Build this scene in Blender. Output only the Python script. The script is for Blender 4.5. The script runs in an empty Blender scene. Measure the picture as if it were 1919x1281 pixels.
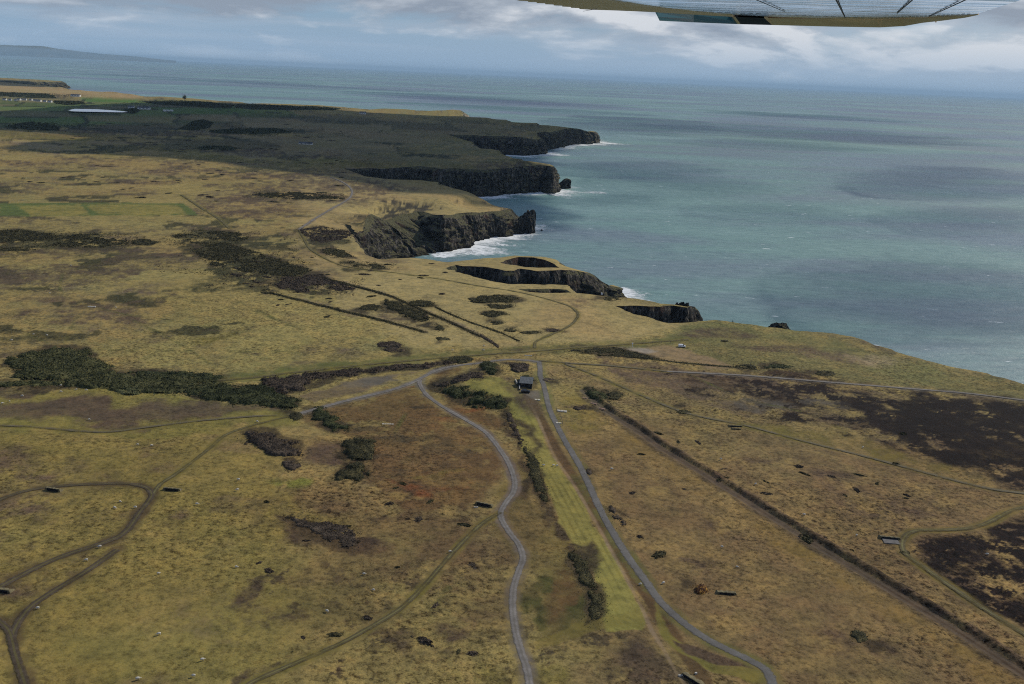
import bpy, bmesh, math, random
import numpy as np
from mathutils import Vector, Matrix, geometry, noise as mnoise

R = math.radians
sc = bpy.context.scene
col = sc.collection

# ---------------------------------------------------------------- camera
W, H, F = 1919.0, 1281.0, 1866.0
CAM = np.array([0.0, 0.0, 185.0])
PITCH, ROLL = math.atan(500.5 / F), R(2.55)
_f = np.array([0, math.cos(PITCH), -math.sin(PITCH)])
_u0 = np.array([0, math.sin(PITCH), math.cos(PITCH)])
_r0 = np.array([1.0, 0, 0])
CR = math.cos(ROLL) * _r0 + math.sin(ROLL) * _u0
CU = -math.sin(ROLL) * _r0 + math.cos(ROLL) * _u0
cam = bpy.data.cameras.new('camera')
cam.sensor_width = 36.0
cam.lens = 36.0 * F / W
cam.clip_start = 0.1
cam.clip_end = 400000
camo = bpy.data.objects.new('camera', cam)
col.objects.link(camo)
m = Matrix.Identity(4)
for i in range(3):
    m[i][0], m[i][1], m[i][2], m[i][3] = CR[i], CU[i], -_f[i], CAM[i]
camo.matrix_world = m
sc.camera = camo

# ---------------------------------------------------------------- light
SUN_EL, SUN_AZ = R(35), R(52)           # azimuth from +Y towards +X
SUNV = np.array([math.sin(SUN_AZ) * math.cos(SUN_EL), math.cos(SUN_AZ) * math.cos(SUN_EL), math.sin(SUN_EL)])
sun = bpy.data.lights.new('sun', 'SUN')
sun.energy = 4.3
sun.angle = R(0.5)
sun.color = (1.0, 0.93, 0.80)
suno = bpy.data.objects.new('sun', sun)
suno.rotation_euler = Vector(SUNV).to_track_quat('Z', 'Y').to_euler()
col.objects.link(suno)
sc.view_settings.view_transform = 'Standard'
sc.view_settings.look = 'None'
sc.view_settings.gamma = 1
sc.view_settings.exposure = -0.28
sc.cycles.use_denoising = False
sc.cycles.filter_width = 1.1
sc.cycles.max_bounces = 5
sc.cycles.diffuse_bounces = 2
sc.cycles.glossy_bounces = 2
sc.cycles.transparent_max_bounces = 12
sc.cycles.volume_bounces = 0

wd = bpy.data.worlds.new('World')
sc.world = wd
wd.use_nodes = True
wt = wd.node_tree
wt.nodes.clear()


class NT:
    """small helper for node trees"""
    def __init__(s, t): s.t = t
    def n(s, typ, **kw):
        nd = s.t.nodes.new(typ)
        for k, v in kw.items():
            if k == 'inp':
                for a, b in v.items():
                    if isinstance(b, bpy.types.NodeSocket): s.t.links.new(b, nd.inputs[a])
                    else: nd.inputs[a].default_value = b
            else: setattr(nd, k, v)
        return nd
    def math(s, op, a, b=0.0, c=0.0, clamp=False):
        nd = s.n('ShaderNodeMath', operation=op, use_clamp=clamp, inp={0: a, 1: b, 2: c})
        return nd.outputs[0]
    def vmul(s, a, b): return s.n('ShaderNodeVectorMath', operation='MULTIPLY', inp={0: a, 1: b}).outputs[0]
    def vadd(s, a, b): return s.n('ShaderNodeVectorMath', operation='ADD', inp={0: a, 1: b}).outputs[0]
    def noise(s, vec, scale, detail=4, rough=0.5, dist=0.0):
        return s.n('ShaderNodeTexNoise', inp={'Vector': vec, 'Scale': scale, 'Detail': detail, 'Roughness': rough, 'Distortion': dist}).outputs[0]
    def ramp(s, v, stops, interp='LINEAR'):
        nd = s.n('ShaderNodeValToRGB', inp={0: v})
        cr = nd.color_ramp
        cr.interpolation = interp
        while len(cr.elements) < len(stops): cr.elements.new(0.5)
        for e, (p, c) in zip(cr.elements, stops):
            e.position = p
            e.color = c if len(c) == 4 else (*c, 1)
        return nd.outputs[0]
    def mix(s, f, a, b, blend='MIX'):
        nd = s.n('ShaderNodeMix', data_type='RGBA', blend_type=blend)
        for k, v in ((0, f), (6, a), (7, b)):
            if isinstance(v, bpy.types.NodeSocket): s.t.links.new(v, nd.inputs[k])
            else: nd.inputs[k].default_value = v if k == 0 or len(v) == 4 else (*v, 1)
        return nd.outputs[2]
    def link(s, a, b): s.t.links.new(a, b)


w = NT(wt)
sky = w.n('ShaderNodeTexSky', sky_type='NISHITA', sun_disc=False, sun_elevation=SUN_EL, sun_rotation=SUN_AZ,
          altitude=100, air_density=1.0, dust_density=1.2, ozone_density=1.0)
tc = w.n('ShaderNodeTexCoord')
sx = w.n('ShaderNodeSeparateXYZ', inp={0: tc.outputs['Generated']})
zz = w.math('MAXIMUM', sx.outputs[2], 0.0)
gv_ = tc.outputs['Generated']
pc = w.vmul(gv_, (4.0, 4.0, 17.0))                                   # banks of cumulus, wider than tall
n_a = w.noise(w.vadd(pc, (2.4, 0.3, 1.15)), 1.0, 8, 0.56, 0.25)
n_b = w.noise(w.vadd(pc, (2.4, 0.3, 1.40)), 1.0, 8, 0.56, 0.25)
ps = w.vmul(gv_, (3.0, 3.0, 70.0))
n_s = w.noise(w.vadd(ps, (0.7, 5.1, 0.2)), 1.0, 6, 0.6, 0.3)          # thin far layers
up = w.n('ShaderNodeMapRange', inp={0: zz, 1: 0.015, 2: 0.075, 3: -0.10, 4: 0.11}).outputs[0]
cover = w.ramp(w.math('ADD', n_a, up), [(0.43, (0, 0, 0)), (0.52, (1, 1, 1))])
lit = w.math('ADD', 0.5, w.math('MULTIPLY', w.math('SUBTRACT', n_a, n_b), 3.2))
shade = w.ramp(lit, [(0.26, (4.0, 4.6, 5.6)), (0.5, (6.6, 7.2, 8.1)), (0.70, (11.0, 11.2, 11.6))])
skyc = w.mix(0.6, sky.outputs[0], (3.0, 5.8, 9.4))
thin = w.ramp(n_s, [(0.42, (0, 0, 0)), (0.66, (0.6, 0.6, 0.6))])
skyc = w.mix(thin, skyc, (6.4, 7.2, 8.4))
cl = w.mix(w.math('MULTIPLY', cover, 0.92), skyc, shade)
veil = w.ramp(zz, [(0.0, (0.9, 0.9, 0.9)), (0.02, (0.6, 0.6, 0.6)), (0.045, (0.15, 0.15, 0.15)), (0.08, (0, 0, 0))])
dome = w.ramp(zz, [(0.10, (1, 1, 1)), (0.30, (0.36, 0.46, 0.66))])
sky_all = w.vmul(w.mix(veil, cl, (4.9, 6.9, 9.3)), dome)
bg = w.n('ShaderNodeBackground', inp={'Color': sky_all, 'Strength': 0.085})
w.link(bg.outputs[0], w.n('ShaderNodeOutputWorld').inputs[0])

# ---------------------------------------------------------------- numeric helpers
rng = np.random.default_rng(5)
random.seed(5)


def hash2(ix, iy, seed):
    h = (ix.astype(np.int64) * 374761393 + iy.astype(np.int64) * 668265263 + seed * 144269504) & 0xffffffff
    h = ((h ^ (h >> 13)) * 1274126177) & 0xffffffff
    h = ((h ^ (h >> 16)) * 2246822519) & 0xffffffff
    return ((h ^ (h >> 15)) & 0xffffff) / float(0xffffff)


def vnoise(x, y, seed=0):
    x = np.asarray(x, float); y = np.asarray(y, float)
    ix, iy = np.floor(x), np.floor(y)
    fx, fy = x - ix, y - iy
    fx = fx * fx * (3 - 2 * fx); fy = fy * fy * (3 - 2 * fy)
    a, b = hash2(ix, iy, seed), hash2(ix + 1, iy, seed)
    c, d = hash2(ix, iy + 1, seed), hash2(ix + 1, iy + 1, seed)
    return (a + (b - a) * fx) * (1 - fy) + (c + (d - c) * fx) * fy


def fbm(x, y, octs=4, seed=0, gain=0.5):
    s, a, t = 0.0, 1.0, 0.0
    for o in range(octs):
        s = s + a * vnoise(x * 2 ** o + 17.3 * o, y * 2 ** o - 9.1 * o, seed + o)
        t += a
        a *= gain
    return s / t


def sstep(a, b, x):
    t = np.clip((x - a) / (b - a), 0, 1)
    return t * t * (3 - 2 * t)


def project(x, y, z):
    px, py, pz = x - CAM[0], y - CAM[1], z - CAM[2]
    d = px * _f[0] + py * _f[1] + pz * _f[2]
    d = np.where(d < 1, 1, d)
    u = W / 2 + F * (px * CR[0] + py * CR[1] + pz * CR[2]) / d
    v = H / 2 - F * (px * CU[0] + py * CU[1] + pz * CU[2]) / d
    return u, v


def ray(u, v):
    u = np.asarray(u, float); v = np.asarray(v, float)
    a = (u - W / 2)[..., None] * CR + (H / 2 - v)[..., None] * CU + F * _f
    return a


def unproj(u, v, z=40.0):
    r = ray(u, v)
    t = (z - CAM[2]) / r[..., 2]
    return r[..., 0] * t, r[..., 1] * t


# ---------------------------------------------------------------- coast: where the cliff top runs (x, y in the photograph, height, outward batter of the face, surf)
COAST = [
 (2900,1200,38,8,0),(2400,930,38,8,0),(2100,800,38,8,0),(1919,718,38,8,0),(1850,702,36,8,0),(1790,692,36,8,0),(1782,684,38,5,0),(1740,674,38,8,0),
 (1677,668,34,6,0),(1671,651,38,4,0),(1640,645,38,8,0),(1600,632,38,8,0),(1560,624,38,8,0),(1488,619,38,8,0),(1400,607,38,8,0),(1340,599,38,8,0),(1306,602,38,6,0),
 (1290,604,38,5,0),(1252,604,38,5,0),(1230,599,38,5,0),(1212,591,38,6,0),(1188,587,38,5,0),(1151,573,38,4,0),
 (1155,570.5,39,4,0),(1175,568,40,6,0),(1205,567,40,6,0),(1240,567.5,40,6,0),(1252,572,37,6,0),(1262,574,36,5,0),(1270,572,37,5,0),(1280,571,38,5,0),(1288,568.5,39,4,0),
 (1292,576,33,4,.4),(1298,586,27,5,.5),(1299,584,26,5,.5),(1295,570,34,6,.5),(1288,566,39,6,0),(1268,568,37,6,0),(1240,563,39,8,0),(1225,560,39,8,0),(1195,556,39,8,0),(1155,552,39,8,0),
 (1120,549.5,39,6,0),(1080,547,39,6,0),(1069,540,39,6,0),(1066,532,39,6,0),(1030,531,39,6,0),(1000,530,39,6,0),(950,531,39,6,0),(920,528,39,7,0),(890,521,39,8,0),(857,510,39,6,0),(838,500,38,8,0),
 (852,493,39,8,0),(870,493,40,6,0),(905,495,40,4,0),(932,499,40,5,0),(945,503,40,6,0),(962,503,40,5,0),(975,499,40,4,0),(1010,503,40,5,0),(1050,502,39,5,0),(1068,501,38,7,0),(1082,506,34,9,0),
 (1096,513,31,12,0),(1102,523,24,12,0),(1118,526,20,10,.6),(1130,531,15,10,.8),(1145,537,10,8,1),(1157,546,6,5,1),(1160,545,5,5,1),(1148,532,9,8,1),(1135,526,15,8,.8),(1120,521,20,10,.6),(1104,515,25,12,.4),(1100,505,33,12,0),
 (1085,496,37,8,0),(1062,490,39,8,0),(1048,486,39,8,0),(1044,481,39,8,0),(1020,478.5,39,8,0),(967,476.5,39,8,0),(937,480,39,8,0),(880,485,39,8,0),(838,488,39,8,.2),(798,483,39,8,.6),(767,481,39,8,.6),(735,482.5,39,8,.3),
 (717,484,39,8,0),(705,481,39,6,0),(690,476,39,6,0),(676,466,39,6,0),(666,451,39,6,0),(652,428,39,6,0),
 (645,417,39,8,0),(657,424,38,10,0),(668,436,37,10,0),(680,434,36,14,0),(684,416,36,34,0),(700,412,34,46,0),(719,410,33,50,0),(745,404,32,52,.0),(765,400,32,50,.7),(783,397,32,46,1),(800,396,34,30,1),
 (812,399,37,14,1),(830,404,37,10,1),(842,400,36,14,1),(856,397,34,14,1),(868,400,31,7,1),(890,401,29,6,1),(915,400,26,6,1),(926,396,28,8,1),(938,398,26,10,1),(952,403,20,12,1),(957,408,12,6,1),(960,402,14,6,.8),(956,388,26,8,.3),(945,376,35,8,0),(930,372,36,8,0),(905,366,37,8,0),(880,359,38,8,0),(850,352,39,8,0),(832,346,40,8,0),(820,338,40,8,0),(735,335,40,8,.2),(690,329,40,8,.2),(655,318,40,8,0),
 (640,314,40,8,0),(665,314,41,6,0),(692,312,41,10,0),(720,313,41,8,0),(752,310,41,6,0),(770,309,41,8,0),(786,311,41,12,0),(800,314,41,16,0),(812,314,41,10,.4),(830,318,41,6,.5),(845,315,41,10,.6),(874,315,41,10,.7),(900,317,41,8,.7),(930,315,41,10,.7),(966,313,41,8,.7),(990,312,41,8,.7),(1018,310,41,8,.8),(1031,311,41,7,.9),(1036,316,40,6,1),
 (1036,311,40,6,.6),(1030,306.5,41,8,.2),(1015,304.5,41,8,0),(979,302.5,41,8,0),(975,298,41,8,0),(955,293,41,8,0),(940,288,41,8,0),(936,283,41,8,0),(920,280,41,8,0),(900,279.5,41,8,0),
 (888,273,41,8,0),(885,264,42,10,0),(850,256,42,12,0),(838,252,42,12,0),(867,252.5,42,16,.3),(890,252,43,14,.5),(905,254,43,10,.5),(921,253.5,43,12,.6),(950,254.5,43,14,.7),(975,257,42,14,.8),(1000,257,40,14,.9),(1011,261,34,10,1),(1010,255,38,14,.4),(1006,247,44,16,.3),
 (1020,246,45,16,.6),(1040,241.5,46,18,.7),(1067,240,44,12,.8),(1085,241,42,12,.8),(1100,244,38,12,.8),(1106,250,26,8,1),(1111,247,32,5,1),(1115,253,22,5,1),
 (1114,249,24,8,.5),(1106,246,30,8,0),(1098,241,42,8,0),(1067,237,46,8,0),(1040,235.5,45,8,0),(1007,233.5,44,8,0),(1006,230,44,8,0),(985,229.5,44,8,0),(960,228,44,8,0),(950,224,44,8,0),(930,223,44,8,0),(911,220,44,8,0),(880,219,44,8,0),(869,218.3,42,8,0),
 (867,213,42,24,.3),(863,207,50,40,.3),(848,204,54,40,.2),(828,206,52,40,.2),(801,208,48,40,0),(780,208,44,30,0),(775,206.5,44,20,0),(757,204.2,46,20,0),(718,203,45,20,0),(692,205,42,20,0),
 (670,202.5,40,20,0),(640,199.5,40,20,0),(600,196.8,40,20,0),(533,194.6,40,20,0),(492,194,40,20,0),(467,194.6,40,20,0),(448,191,40,20,0),(419,189.6,40,20,0),(358,186,40,20,0),(304,184.5,40,20,0),(269,183,38,20,0),
 (263,180,42,60,0),(250,176.5,46,60,0),(212,171.5,48,60,0),(183,172,42,60,0),(150,169,42,60,0),(127,167,40,60,0),(118,163.5,40,60,0),(60,158,36,60,0),(-100,150,36,60,0),
 (-100,146,38,20,0),(0,150.5,36,20,0),(50,152,36,30,0),(100,152.8,36,30,0),(115,153.5,34,20,0),(115,152,36,20,0),(100,150.6,38,20,0),(50,147.7,38,20,0),(0,145,38,20,0),(-140,139,38,20,0),(-400,126,38,20,0),(-900,100,38,20,0),
]
HOLE1 = [(1049,496,39,4,0),(1035,497,39,4,0),(1010,498.5,39,4,0),(985,498.5,39,4,0),(968,495,39,6,0),(950,493,39,7,0),(938,490,39,7,0),(947,485,39,6,0),(962,482,39,4,0),(972,479.5,39,3,0),(1000,480,39,3,0),(1020,483,39,3,0),(1038,488,39,3,0)]
HOLE2 = [(1071,546,39,3,0),(1030,547,39,3,0),(1000,545.5,39,3,0),(985,544,39,3,0),(967,539,39,3,0),(975,537,40,4,0),(1010,536.5,40,3,0),(1040,536,40,3,0),(1060,538,40,3,0)]
HOLE2_DEPTH = 12.0

# extra relief: (x, y, height, radius in metres) - banks, domes and slopes of the land itself
RELIEF = [(739,398,34,20),(770,393,34,18),(700,404,44,45),(800,375,40,40),(905,385,34,34),(925,388,30,30),(950,392,27,26),(725,440,33,18),
          (60,170,44,260),(150,176,44,220),(230,178,50,240),(330,196,46,260),(420,205,52,300),(520,204,50,280),(700,225,46,250),(250,215,44,200),
          (1400,660,38,90),(1700,700,36,70),(1000,700,42.0,14),(985,690,43,10),(930,715,43.5,18),(900,712,43,14),(960,740,42.5,12),(935,690,43,10)]


def ctrl_arrays():
    X, Y, Z, S = [], [], [], []
    rz = random.Random(77)
    for (u, v, z, b, s) in COAST + HOLE1 + HOLE2:
        if 228 < v < 425 and 600 < u < 1120: z = z + rz.uniform(-4.5, 3.0)
        elif 425 <= v < 620 and u < 1320: z = z + rz.uniform(-1.6, 1.2)
        if abs(z - 40) < 0.6: continue
        x, y = unproj(u, v, z)
        d = math.hypot(x, y)
        X.append(x); Y.append(y); Z.append(z); S.append(8 + d * 0.014)
    for (u, v, z, r) in RELIEF:
        x, y = unproj(u, v, z)
        X.append(x); Y.append(y); Z.append(z); S.append(r)
    return [np.array(a, float) for a in (X, Y, Z, S)]


CX, CY, CZ, CS = ctrl_arrays()


def height(x, y):
    """smooth height of the land"""
    x = np.asarray(x, float); y = np.asarray(y, float)
    num = np.zeros_like(x); den = np.zeros_like(x)
    for cx, cy, cz, cs in zip(CX, CY, CZ, CS):
        d2 = ((x - cx) ** 2 + (y - cy) ** 2) / (cs * cs)
        wgt = np.exp(-np.minimum(d2, 30))
        num += wgt * (cz - 40); den += wgt
    h = 40 + num / np.maximum(den, 1)
    d = np.hypot(x, y)
    h = h + (fbm(x / 190 + 5, y / 190, 3, 3) - 0.5) * (1.0 + 3.0 * np.clip(d / 3000, 0, 1.3))
    return h


def ground_at(u, v, it=3):
    """photo pixel -> point on the land"""
    u = np.asarray(u, float); v = np.asarray(v, float)
    z = np.full(np.broadcast(u, v).shape, 40.0)
    for _ in range(it):
        x, y = unproj(u, v, z)
        z = height(x, y)
    x, y = unproj(u, v, z)
    return x, y, z


# ---------------------------------------------------------------- mesh helpers
def mesh_obj(name, verts, faces, mat=None, parent=None, smooth=False):
    me = bpy.data.meshes.new(name)
    if isinstance(verts, np.ndarray) and isinstance(faces, list) and faces and isinstance(faces[0], np.ndarray):
        verts = verts.astype(np.float32)
        me.vertices.add(len(verts))
        me.vertices.foreach_set('co', verts.ravel())
        n = sum(len(f) for f in faces)
        loops = np.concatenate([f.ravel() for f in faces]).astype(np.int32)
        cnt = np.concatenate([np.full(len(f), f.shape[1]) for f in faces])
        start = np.concatenate([[0], np.cumsum(cnt)[:-1]]).astype(np.int32)
        me.loops.add(len(loops))
        me.loops.foreach_set('vertex_index', loops)
        me.polygons.add(n)
        me.polygons.foreach_set('loop_start', start)
        me.update(calc_edges=True)
        me.validate()
    else:
        me.from_pydata([tuple(map(float, v)) for v in verts], [], [tuple(int(i) for i in f) for f in faces])
    if smooth and len(me.polygons):
        me.polygons.foreach_set('use_smooth', np.ones(len(me.polygons), bool))
    me.update()
    o = bpy.data.objects.new(name, me)
    if mat: me.materials.append(mat)
    col.objects.link(o)
    if parent: o.parent = parent
    return o


def tag(o, label=None, cat=None, group=None, kind=None):
    if label: o['label'] = label
    if cat: o['category'] = cat
    if group: o['group'] = group
    if kind: o['kind'] = kind
    return o


def empty(name, loc, rz=0.0):
    o = bpy.data.objects.new(name, None)
    o.empty_display_size = 0.5
    o.location = loc
    o.rotation_euler.z = rz
    col.objects.link(o)
    return o


def copy_tree(o, parent=None):
    c = o.copy()
    col.objects.link(c)
    c.parent = parent
    for ch in list(o.children): copy_tree(ch, c)
    return c


def material(name, rough=0.9, color=None, spec=0.3, metal=0.0):
    mt = bpy.data.materials.new(name)
    mt.use_nodes = True
    t = NT(mt.node_tree)
    mt.node_tree.nodes.clear()
    out = t.n('ShaderNodeOutputMaterial')
    p = t.n('ShaderNodeBsdfPrincipled', inp={'Roughness': rough, 'Metallic': metal, 'Specular IOR Level': spec})
    t.link(p.outputs[0], out.inputs[0])
    if color: p.inputs['Base Color'].default_value = (*color, 1)
    t.p, t.out = p, out
    return mt, t


def noisy(name, c1, c2, scale, rough=0.9, spec=0.2, bump=0.0, metal=0.0, detail=5, c3=None, lo=0.35, hi=0.65):
    mt, t = material(name, rough, None, spec, metal)
    pos = t.n('ShaderNodeNewGeometry').outputs['Position']
    nz = t.noise(pos, scale, detail, 0.6)
    stops = [(lo, c1), (hi, c2)] if not c3 else [(lo, c1), ((lo + hi) / 2, c2), (hi, c3)]
    t.link(t.ramp(nz, stops), t.p.inputs['Base Color'])
    if bump:
        t.link(t.n('ShaderNodeBump', inp={'Strength': 1.0, 'Distance': bump, 'Height': t.noise(pos, scale * 2.3, 5, 0.65)}).outputs[0], t.p.inputs['Normal'])
    return mt


# ---------------------------------------------------------------- materials of the land
def mat_ground():
    mt, t = material('rough_grassland', 0.95, None, 0.08)
    pos = t.n('ShaderNodeNewGeometry').outputs['Position']
    at = t.n('ShaderNodeAttribute', attribute_name='Col')
    tus = at.outputs['Alpha']
    n1 = t.noise(pos, 0.66, 3, 0.55)                    # tussocks about a metre across
    n2 = t.noise(pos, 1.9, 3, 0.6)
    n3 = t.noise(pos, 0.16, 4, 0.6)
    mixn = t.math('ADD', t.math('MULTIPLY', n1, 0.62), t.math('MULTIPLY', n2, 0.38))
    f = t.ramp(mixn, [(0.38, (0.10, 0.08, 0.06)), (0.44, (0.60, 0.58, 0.54)), (0.50, (1.02, 1.02, 1.0)), (0.62, (1.46, 1.40, 1.30))])
    f2 = t.ramp(n3, [(0.32, (0.70, 0.72, 0.76)), (0.5, (1.0, 1.0, 1.0)), (0.68, (1.20, 1.15, 1.08))])
    c = t.vmul(at.outputs['Color'], t.mix(tus, (1, 1, 1), f))
    c = t.vmul(c, f2)
    n5 = t.noise(pos, 0.42, 5, 0.7)
    c = t.mix(t.math('MULTIPLY', tus, t.ramp(n5, [(0.53, (0, 0, 0)), (0.63, (0.75, 0.75, 0.75))])), c, t.vmul(c, (0.50, 0.42, 0.44)))
    t.link(c, t.p.inputs['Base Color'])
    b = t.n('ShaderNodeBump', inp={'Strength': t.math('MULTIPLY', tus, 0.9), 'Distance': 0.60, 'Height': mixn})
    t.link(b.outputs[0], t.p.inputs['Normal'])
    return mt


def mat_rock(name='cliff_rock', dark=1.0):
    mt, t = material(name, 0.95, None, 0.1)
    g = t.n('ShaderNodeNewGeometry')
    pos = g.outputs['Position']
    st = t.vmul(pos, (0.34, 0.34, 0.05))
    n1 = t.noise(st, 1.0, 8, 0.68, 0.4)
    n2 = t.noise(pos, 0.035, 4, 0.6)
    n4 = t.noise(pos, 0.7, 5, 0.7)
    c = t.ramp(n1, [(0.40, (0.008 * dark, 0.008 * dark, 0.009 * dark)), (0.52, (0.034 * dark, 0.031 * dark, 0.028 * dark)), (0.64, (0.20 * dark, 0.175 * dark, 0.145 * dark))])
    c = t.mix(t.ramp(n2, [(0.56, (0, 0, 0)), (0.68, (0.55, 0.55, 0.55))]), c, (0.10, 0.050, 0.034))
    c = t.mix(t.n('ShaderNodeAttribute', attribute_name='pale').outputs['Fac'], c, t.ramp(n1, [(0.35, (0.14, 0.11, 0.09)), (0.6, (0.50, 0.42, 0.34))]))
    nz = t.n('ShaderNodeSeparateXYZ', inp={0: g.outputs['True Normal']}).outputs[2]
    gm = t.math('ADD', nz, t.math('MULTIPLY', t.math('SUBTRACT', t.math('ADD', t.math('MULTIPLY', n4, 0.5), t.math('MULTIPLY', t.noise(st, 0.6, 3, 0.6), 0.5)), 0.5), 2.2))
    c = t.mix(t.ramp(gm, [(0.70, (0, 0, 0)), (0.78, (1, 1, 1))]), c, (0.12, 0.112, 0.058))
    pz = t.n('ShaderNodeSeparateXYZ', inp={0: pos}).outputs[2]
    wet = t.n('ShaderNodeMapRange', inp={0: pz, 1: 0.5, 2: 6.0, 3: 0.35, 4: 1.0}).outputs[0]      # tide-wet foot
    c = t.vmul(c, t.n('ShaderNodeCombineXYZ', inp={0: wet, 1: wet, 2: wet}).outputs[0])
    t.link(c, t.p.inputs['Base Color'])
    h = t.math('ADD', t.math('MULTIPLY', n1, 1.0), t.math('MULTIPLY', n4, 0.35))
    t.link(t.n('ShaderNodeBump', inp={'Strength': 1.0, 'Distance': 5.0, 'Height': h}).outputs[0], t.p.inputs['Normal'])
    return mt


M_GROUND = mat_ground()
M_ROCK = mat_rock()

# ---------------------------------------------------------------- land sheet: fan of cells that grow with distance, cut exactly along the cliff top
QA = 0.00105
A0, A1 = R(-37), R(37)
D0, D1 = 150.0, 8200.0
NA = int((A1 - A0) / QA)
KV = 995.0 * 145.0 / 1.12                       # cells per 1/d
NV = int((1 / D0 - 1 / D1) * KV)


def to_uv(x, y):
    return (np.arctan2(x, y) - A0) / QA, (1 / D0 - 1 / np.hypot(x, y)) * KV


def from_uv(a, b):
    ang = A0 + np.asarray(a) * QA
    d = 1 / (1 / D0 - np.asarray(b) / KV)
    return np.sin(ang) * d, np.cos(ang) * d


def rim_line(ctrl, closed, seed):
    """dense, ragged cliff top from the control points: returns xy, batter, surf arrays"""
    P = np.array([[*unproj(u, v, z), b, s] for (u, v, z, b, s) in ctrl], float)
    n = len(P)
    out = []
    for i in range(n if closed else n - 1):
        p, q = P[i], P[(i + 1) % n]
        ua, va = to_uv(p[0], p[1]); ub, vb = to_uv(q[0], q[1])
        L = math.hypot(ub - ua, vb - va)
        wl = math.hypot(q[0] - p[0], q[1] - p[1])
        k = int(max(1, min(max(L / 0.6, wl / 6.0), 400)))
        for j in range(k):
            out.append(p + (q - p) * (j / k))
    if not closed: out.append(P[-1])
    out = np.array(out)
    xy = out[:, :2]
    s = np.concatenate([[0], np.cumsum(np.hypot(*np.diff(xy, axis=0).T))])
    d = np.hypot(xy[:, 0], xy[:, 1])
    amp = 0.0016 * d + 0.7
    if closed:
        e = np.minimum(s, s[-1] - s) / 6.0
        amp = amp * np.clip(e, 0, 1) * 0.6
    nx = (fbm(s / 9.0, s * 0 + seed, 4, seed) - 0.5) * 2 * amp
    ny = (fbm(s / 9.0, s * 0 + seed + 40, 4, seed + 9) - 0.5) * 2 * amp
    xy = xy + np.stack([nx, ny], 1)
    return xy, out[:, 2], out[:, 3], s


rims = [(*rim_line(COAST, False, 11), True, 0.0), (*rim_line(HOLE1, True, 21), False, 0.0), (*rim_line(HOLE2, True, 31), False, 40 - HOLE2_DEPTH)]

# rasterise the land in the fan's own lattice (even-odd)
loops_uv = []
for k, rm in enumerate(rims):
    a, b = to_uv(rm[0][:, 0], rm[0][:, 1])
    if k == 0:
        a = np.concatenate([a, [-200, -200, NA + 400, NA + 400]])
        b = np.concatenate([b, [b[-1], NV * -0.3 - 200, NV * -0.3 - 200, b[0]]])
    loops_uv.append((a, b))
inside = np.zeros((NV + 1, NA + 1), bool)
hitc = np.zeros((NV + 1, NA + 1), bool)          # cells that hold part of the rim
for (a, b) in loops_uv:
    a2, b2 = np.roll(a, -1), np.roll(b, -1)
    for j in range(NV + 1):
        m_ = (b <= j) != (b2 <= j)
        if not m_.any(): continue
        xs = np.sort(a[m_] + (j - b[m_]) / (b2[m_] - b[m_]) * (a2[m_] - a[m_]))
        cnt = np.searchsorted(xs, np.arange(NA + 1))
        inside[j] ^= (cnt % 2 == 1)
    ia = np.floor(a).astype(int); ib = np.floor(b).astype(int)
    ok = (ia >= 0) & (ia < NA) & (ib >= 0) & (ib < NV)
    for da in (-1, 0, 1):
        for db in (-1, 0, 1):
            hitc[np.clip(ib[ok] + db, 0, NV), np.clip(ia[ok] + da, 0, NA)] = True
cell = inside[:-1, :-1] & inside[1:, :-1] & inside[:-1, 1:] & inside[1:, 1:] & ~hitc[:-1, :-1]
jj, ii = np.nonzero(cell)
vid = -np.ones((NV + 1, NA + 1), int)
used = np.zeros((NV + 1, NA + 1), bool)
for dj, di in ((0, 0), (0, 1), (1, 1), (1, 0)): used[jj + dj, ii + di] = True
vj, vi = np.nonzero(used)
vid[vj, vi] = np.arange(len(vj))
quads = np.stack([vid[jj, ii], vid[jj, ii + 1], vid[jj + 1, ii + 1], vid[jj + 1, ii]], 1)
gx, gy = from_uv(vi.astype(float), vj.astype(float))

# boundary edges of the kept cells inside the frame of the lattice
edges_b = []
cp = np.pad(cell, 1)
for (dj, di, e0, e1) in ((-1, 0, (0, 0), (0, 1)), (1, 0, (1, 0), (1, 1)), (0, -1, (0, 0), (1, 0)), (0, 1, (0, 1), (1, 1))):
    nb = cp[1 + dj:1 + dj + NV, 1 + di:1 + di + NA]
    bj, bi = np.nonzero(cell & ~nb)
    keep = np.ones(len(bj), bool)
    if dj == -1: keep &= bj > 0
    if dj == 1: keep &= bj < NV - 1
    if di == -1: keep &= bi > 0
    if di == 1: keep &= bi < NA - 1
    bj, bi = bj[keep], bi[keep]
    edges_b.append(np.stack([vid[bj + e0[0], bi + e0[1]], vid[bj + e1[0], bi + e1[1]]], 1))
edges_b = np.concatenate(edges_b)
bverts = np.unique(edges_b)
bmap = {int(v): k for k, v in enumerate(bverts)}
pts2 = [Vector((float(vi[v]), float(vj[v]))) for v in bverts]
ed2 = [(bmap[int(a)], bmap[int(b)]) for a, b in edges_b]
rim_off = []
for k, rm in enumerate(rims):
    a, b = to_uv(rm[0][:, 0], rm[0][:, 1])
    st = len(pts2)
    rim_off.append(st)
    pts2 += [Vector((float(p), float(q))) for p, q in zip(a, b)]
    nn = len(a)
    ed2 += [(st + q, st + q + 1) for q in range(nn - 1)]
    if k > 0: ed2.append((st + nn - 1, st))
cv, ce, cf, ov, oe, of_ = geometry.delaunay_2d_cdt(pts2, ed2, [], 0, 1e-5)
cvn = np.array([(p.x, p.y) for p in cv])
tri = np.array([f for f in cf if len(f) == 3])
cen = cvn[tri].mean(1)
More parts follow.
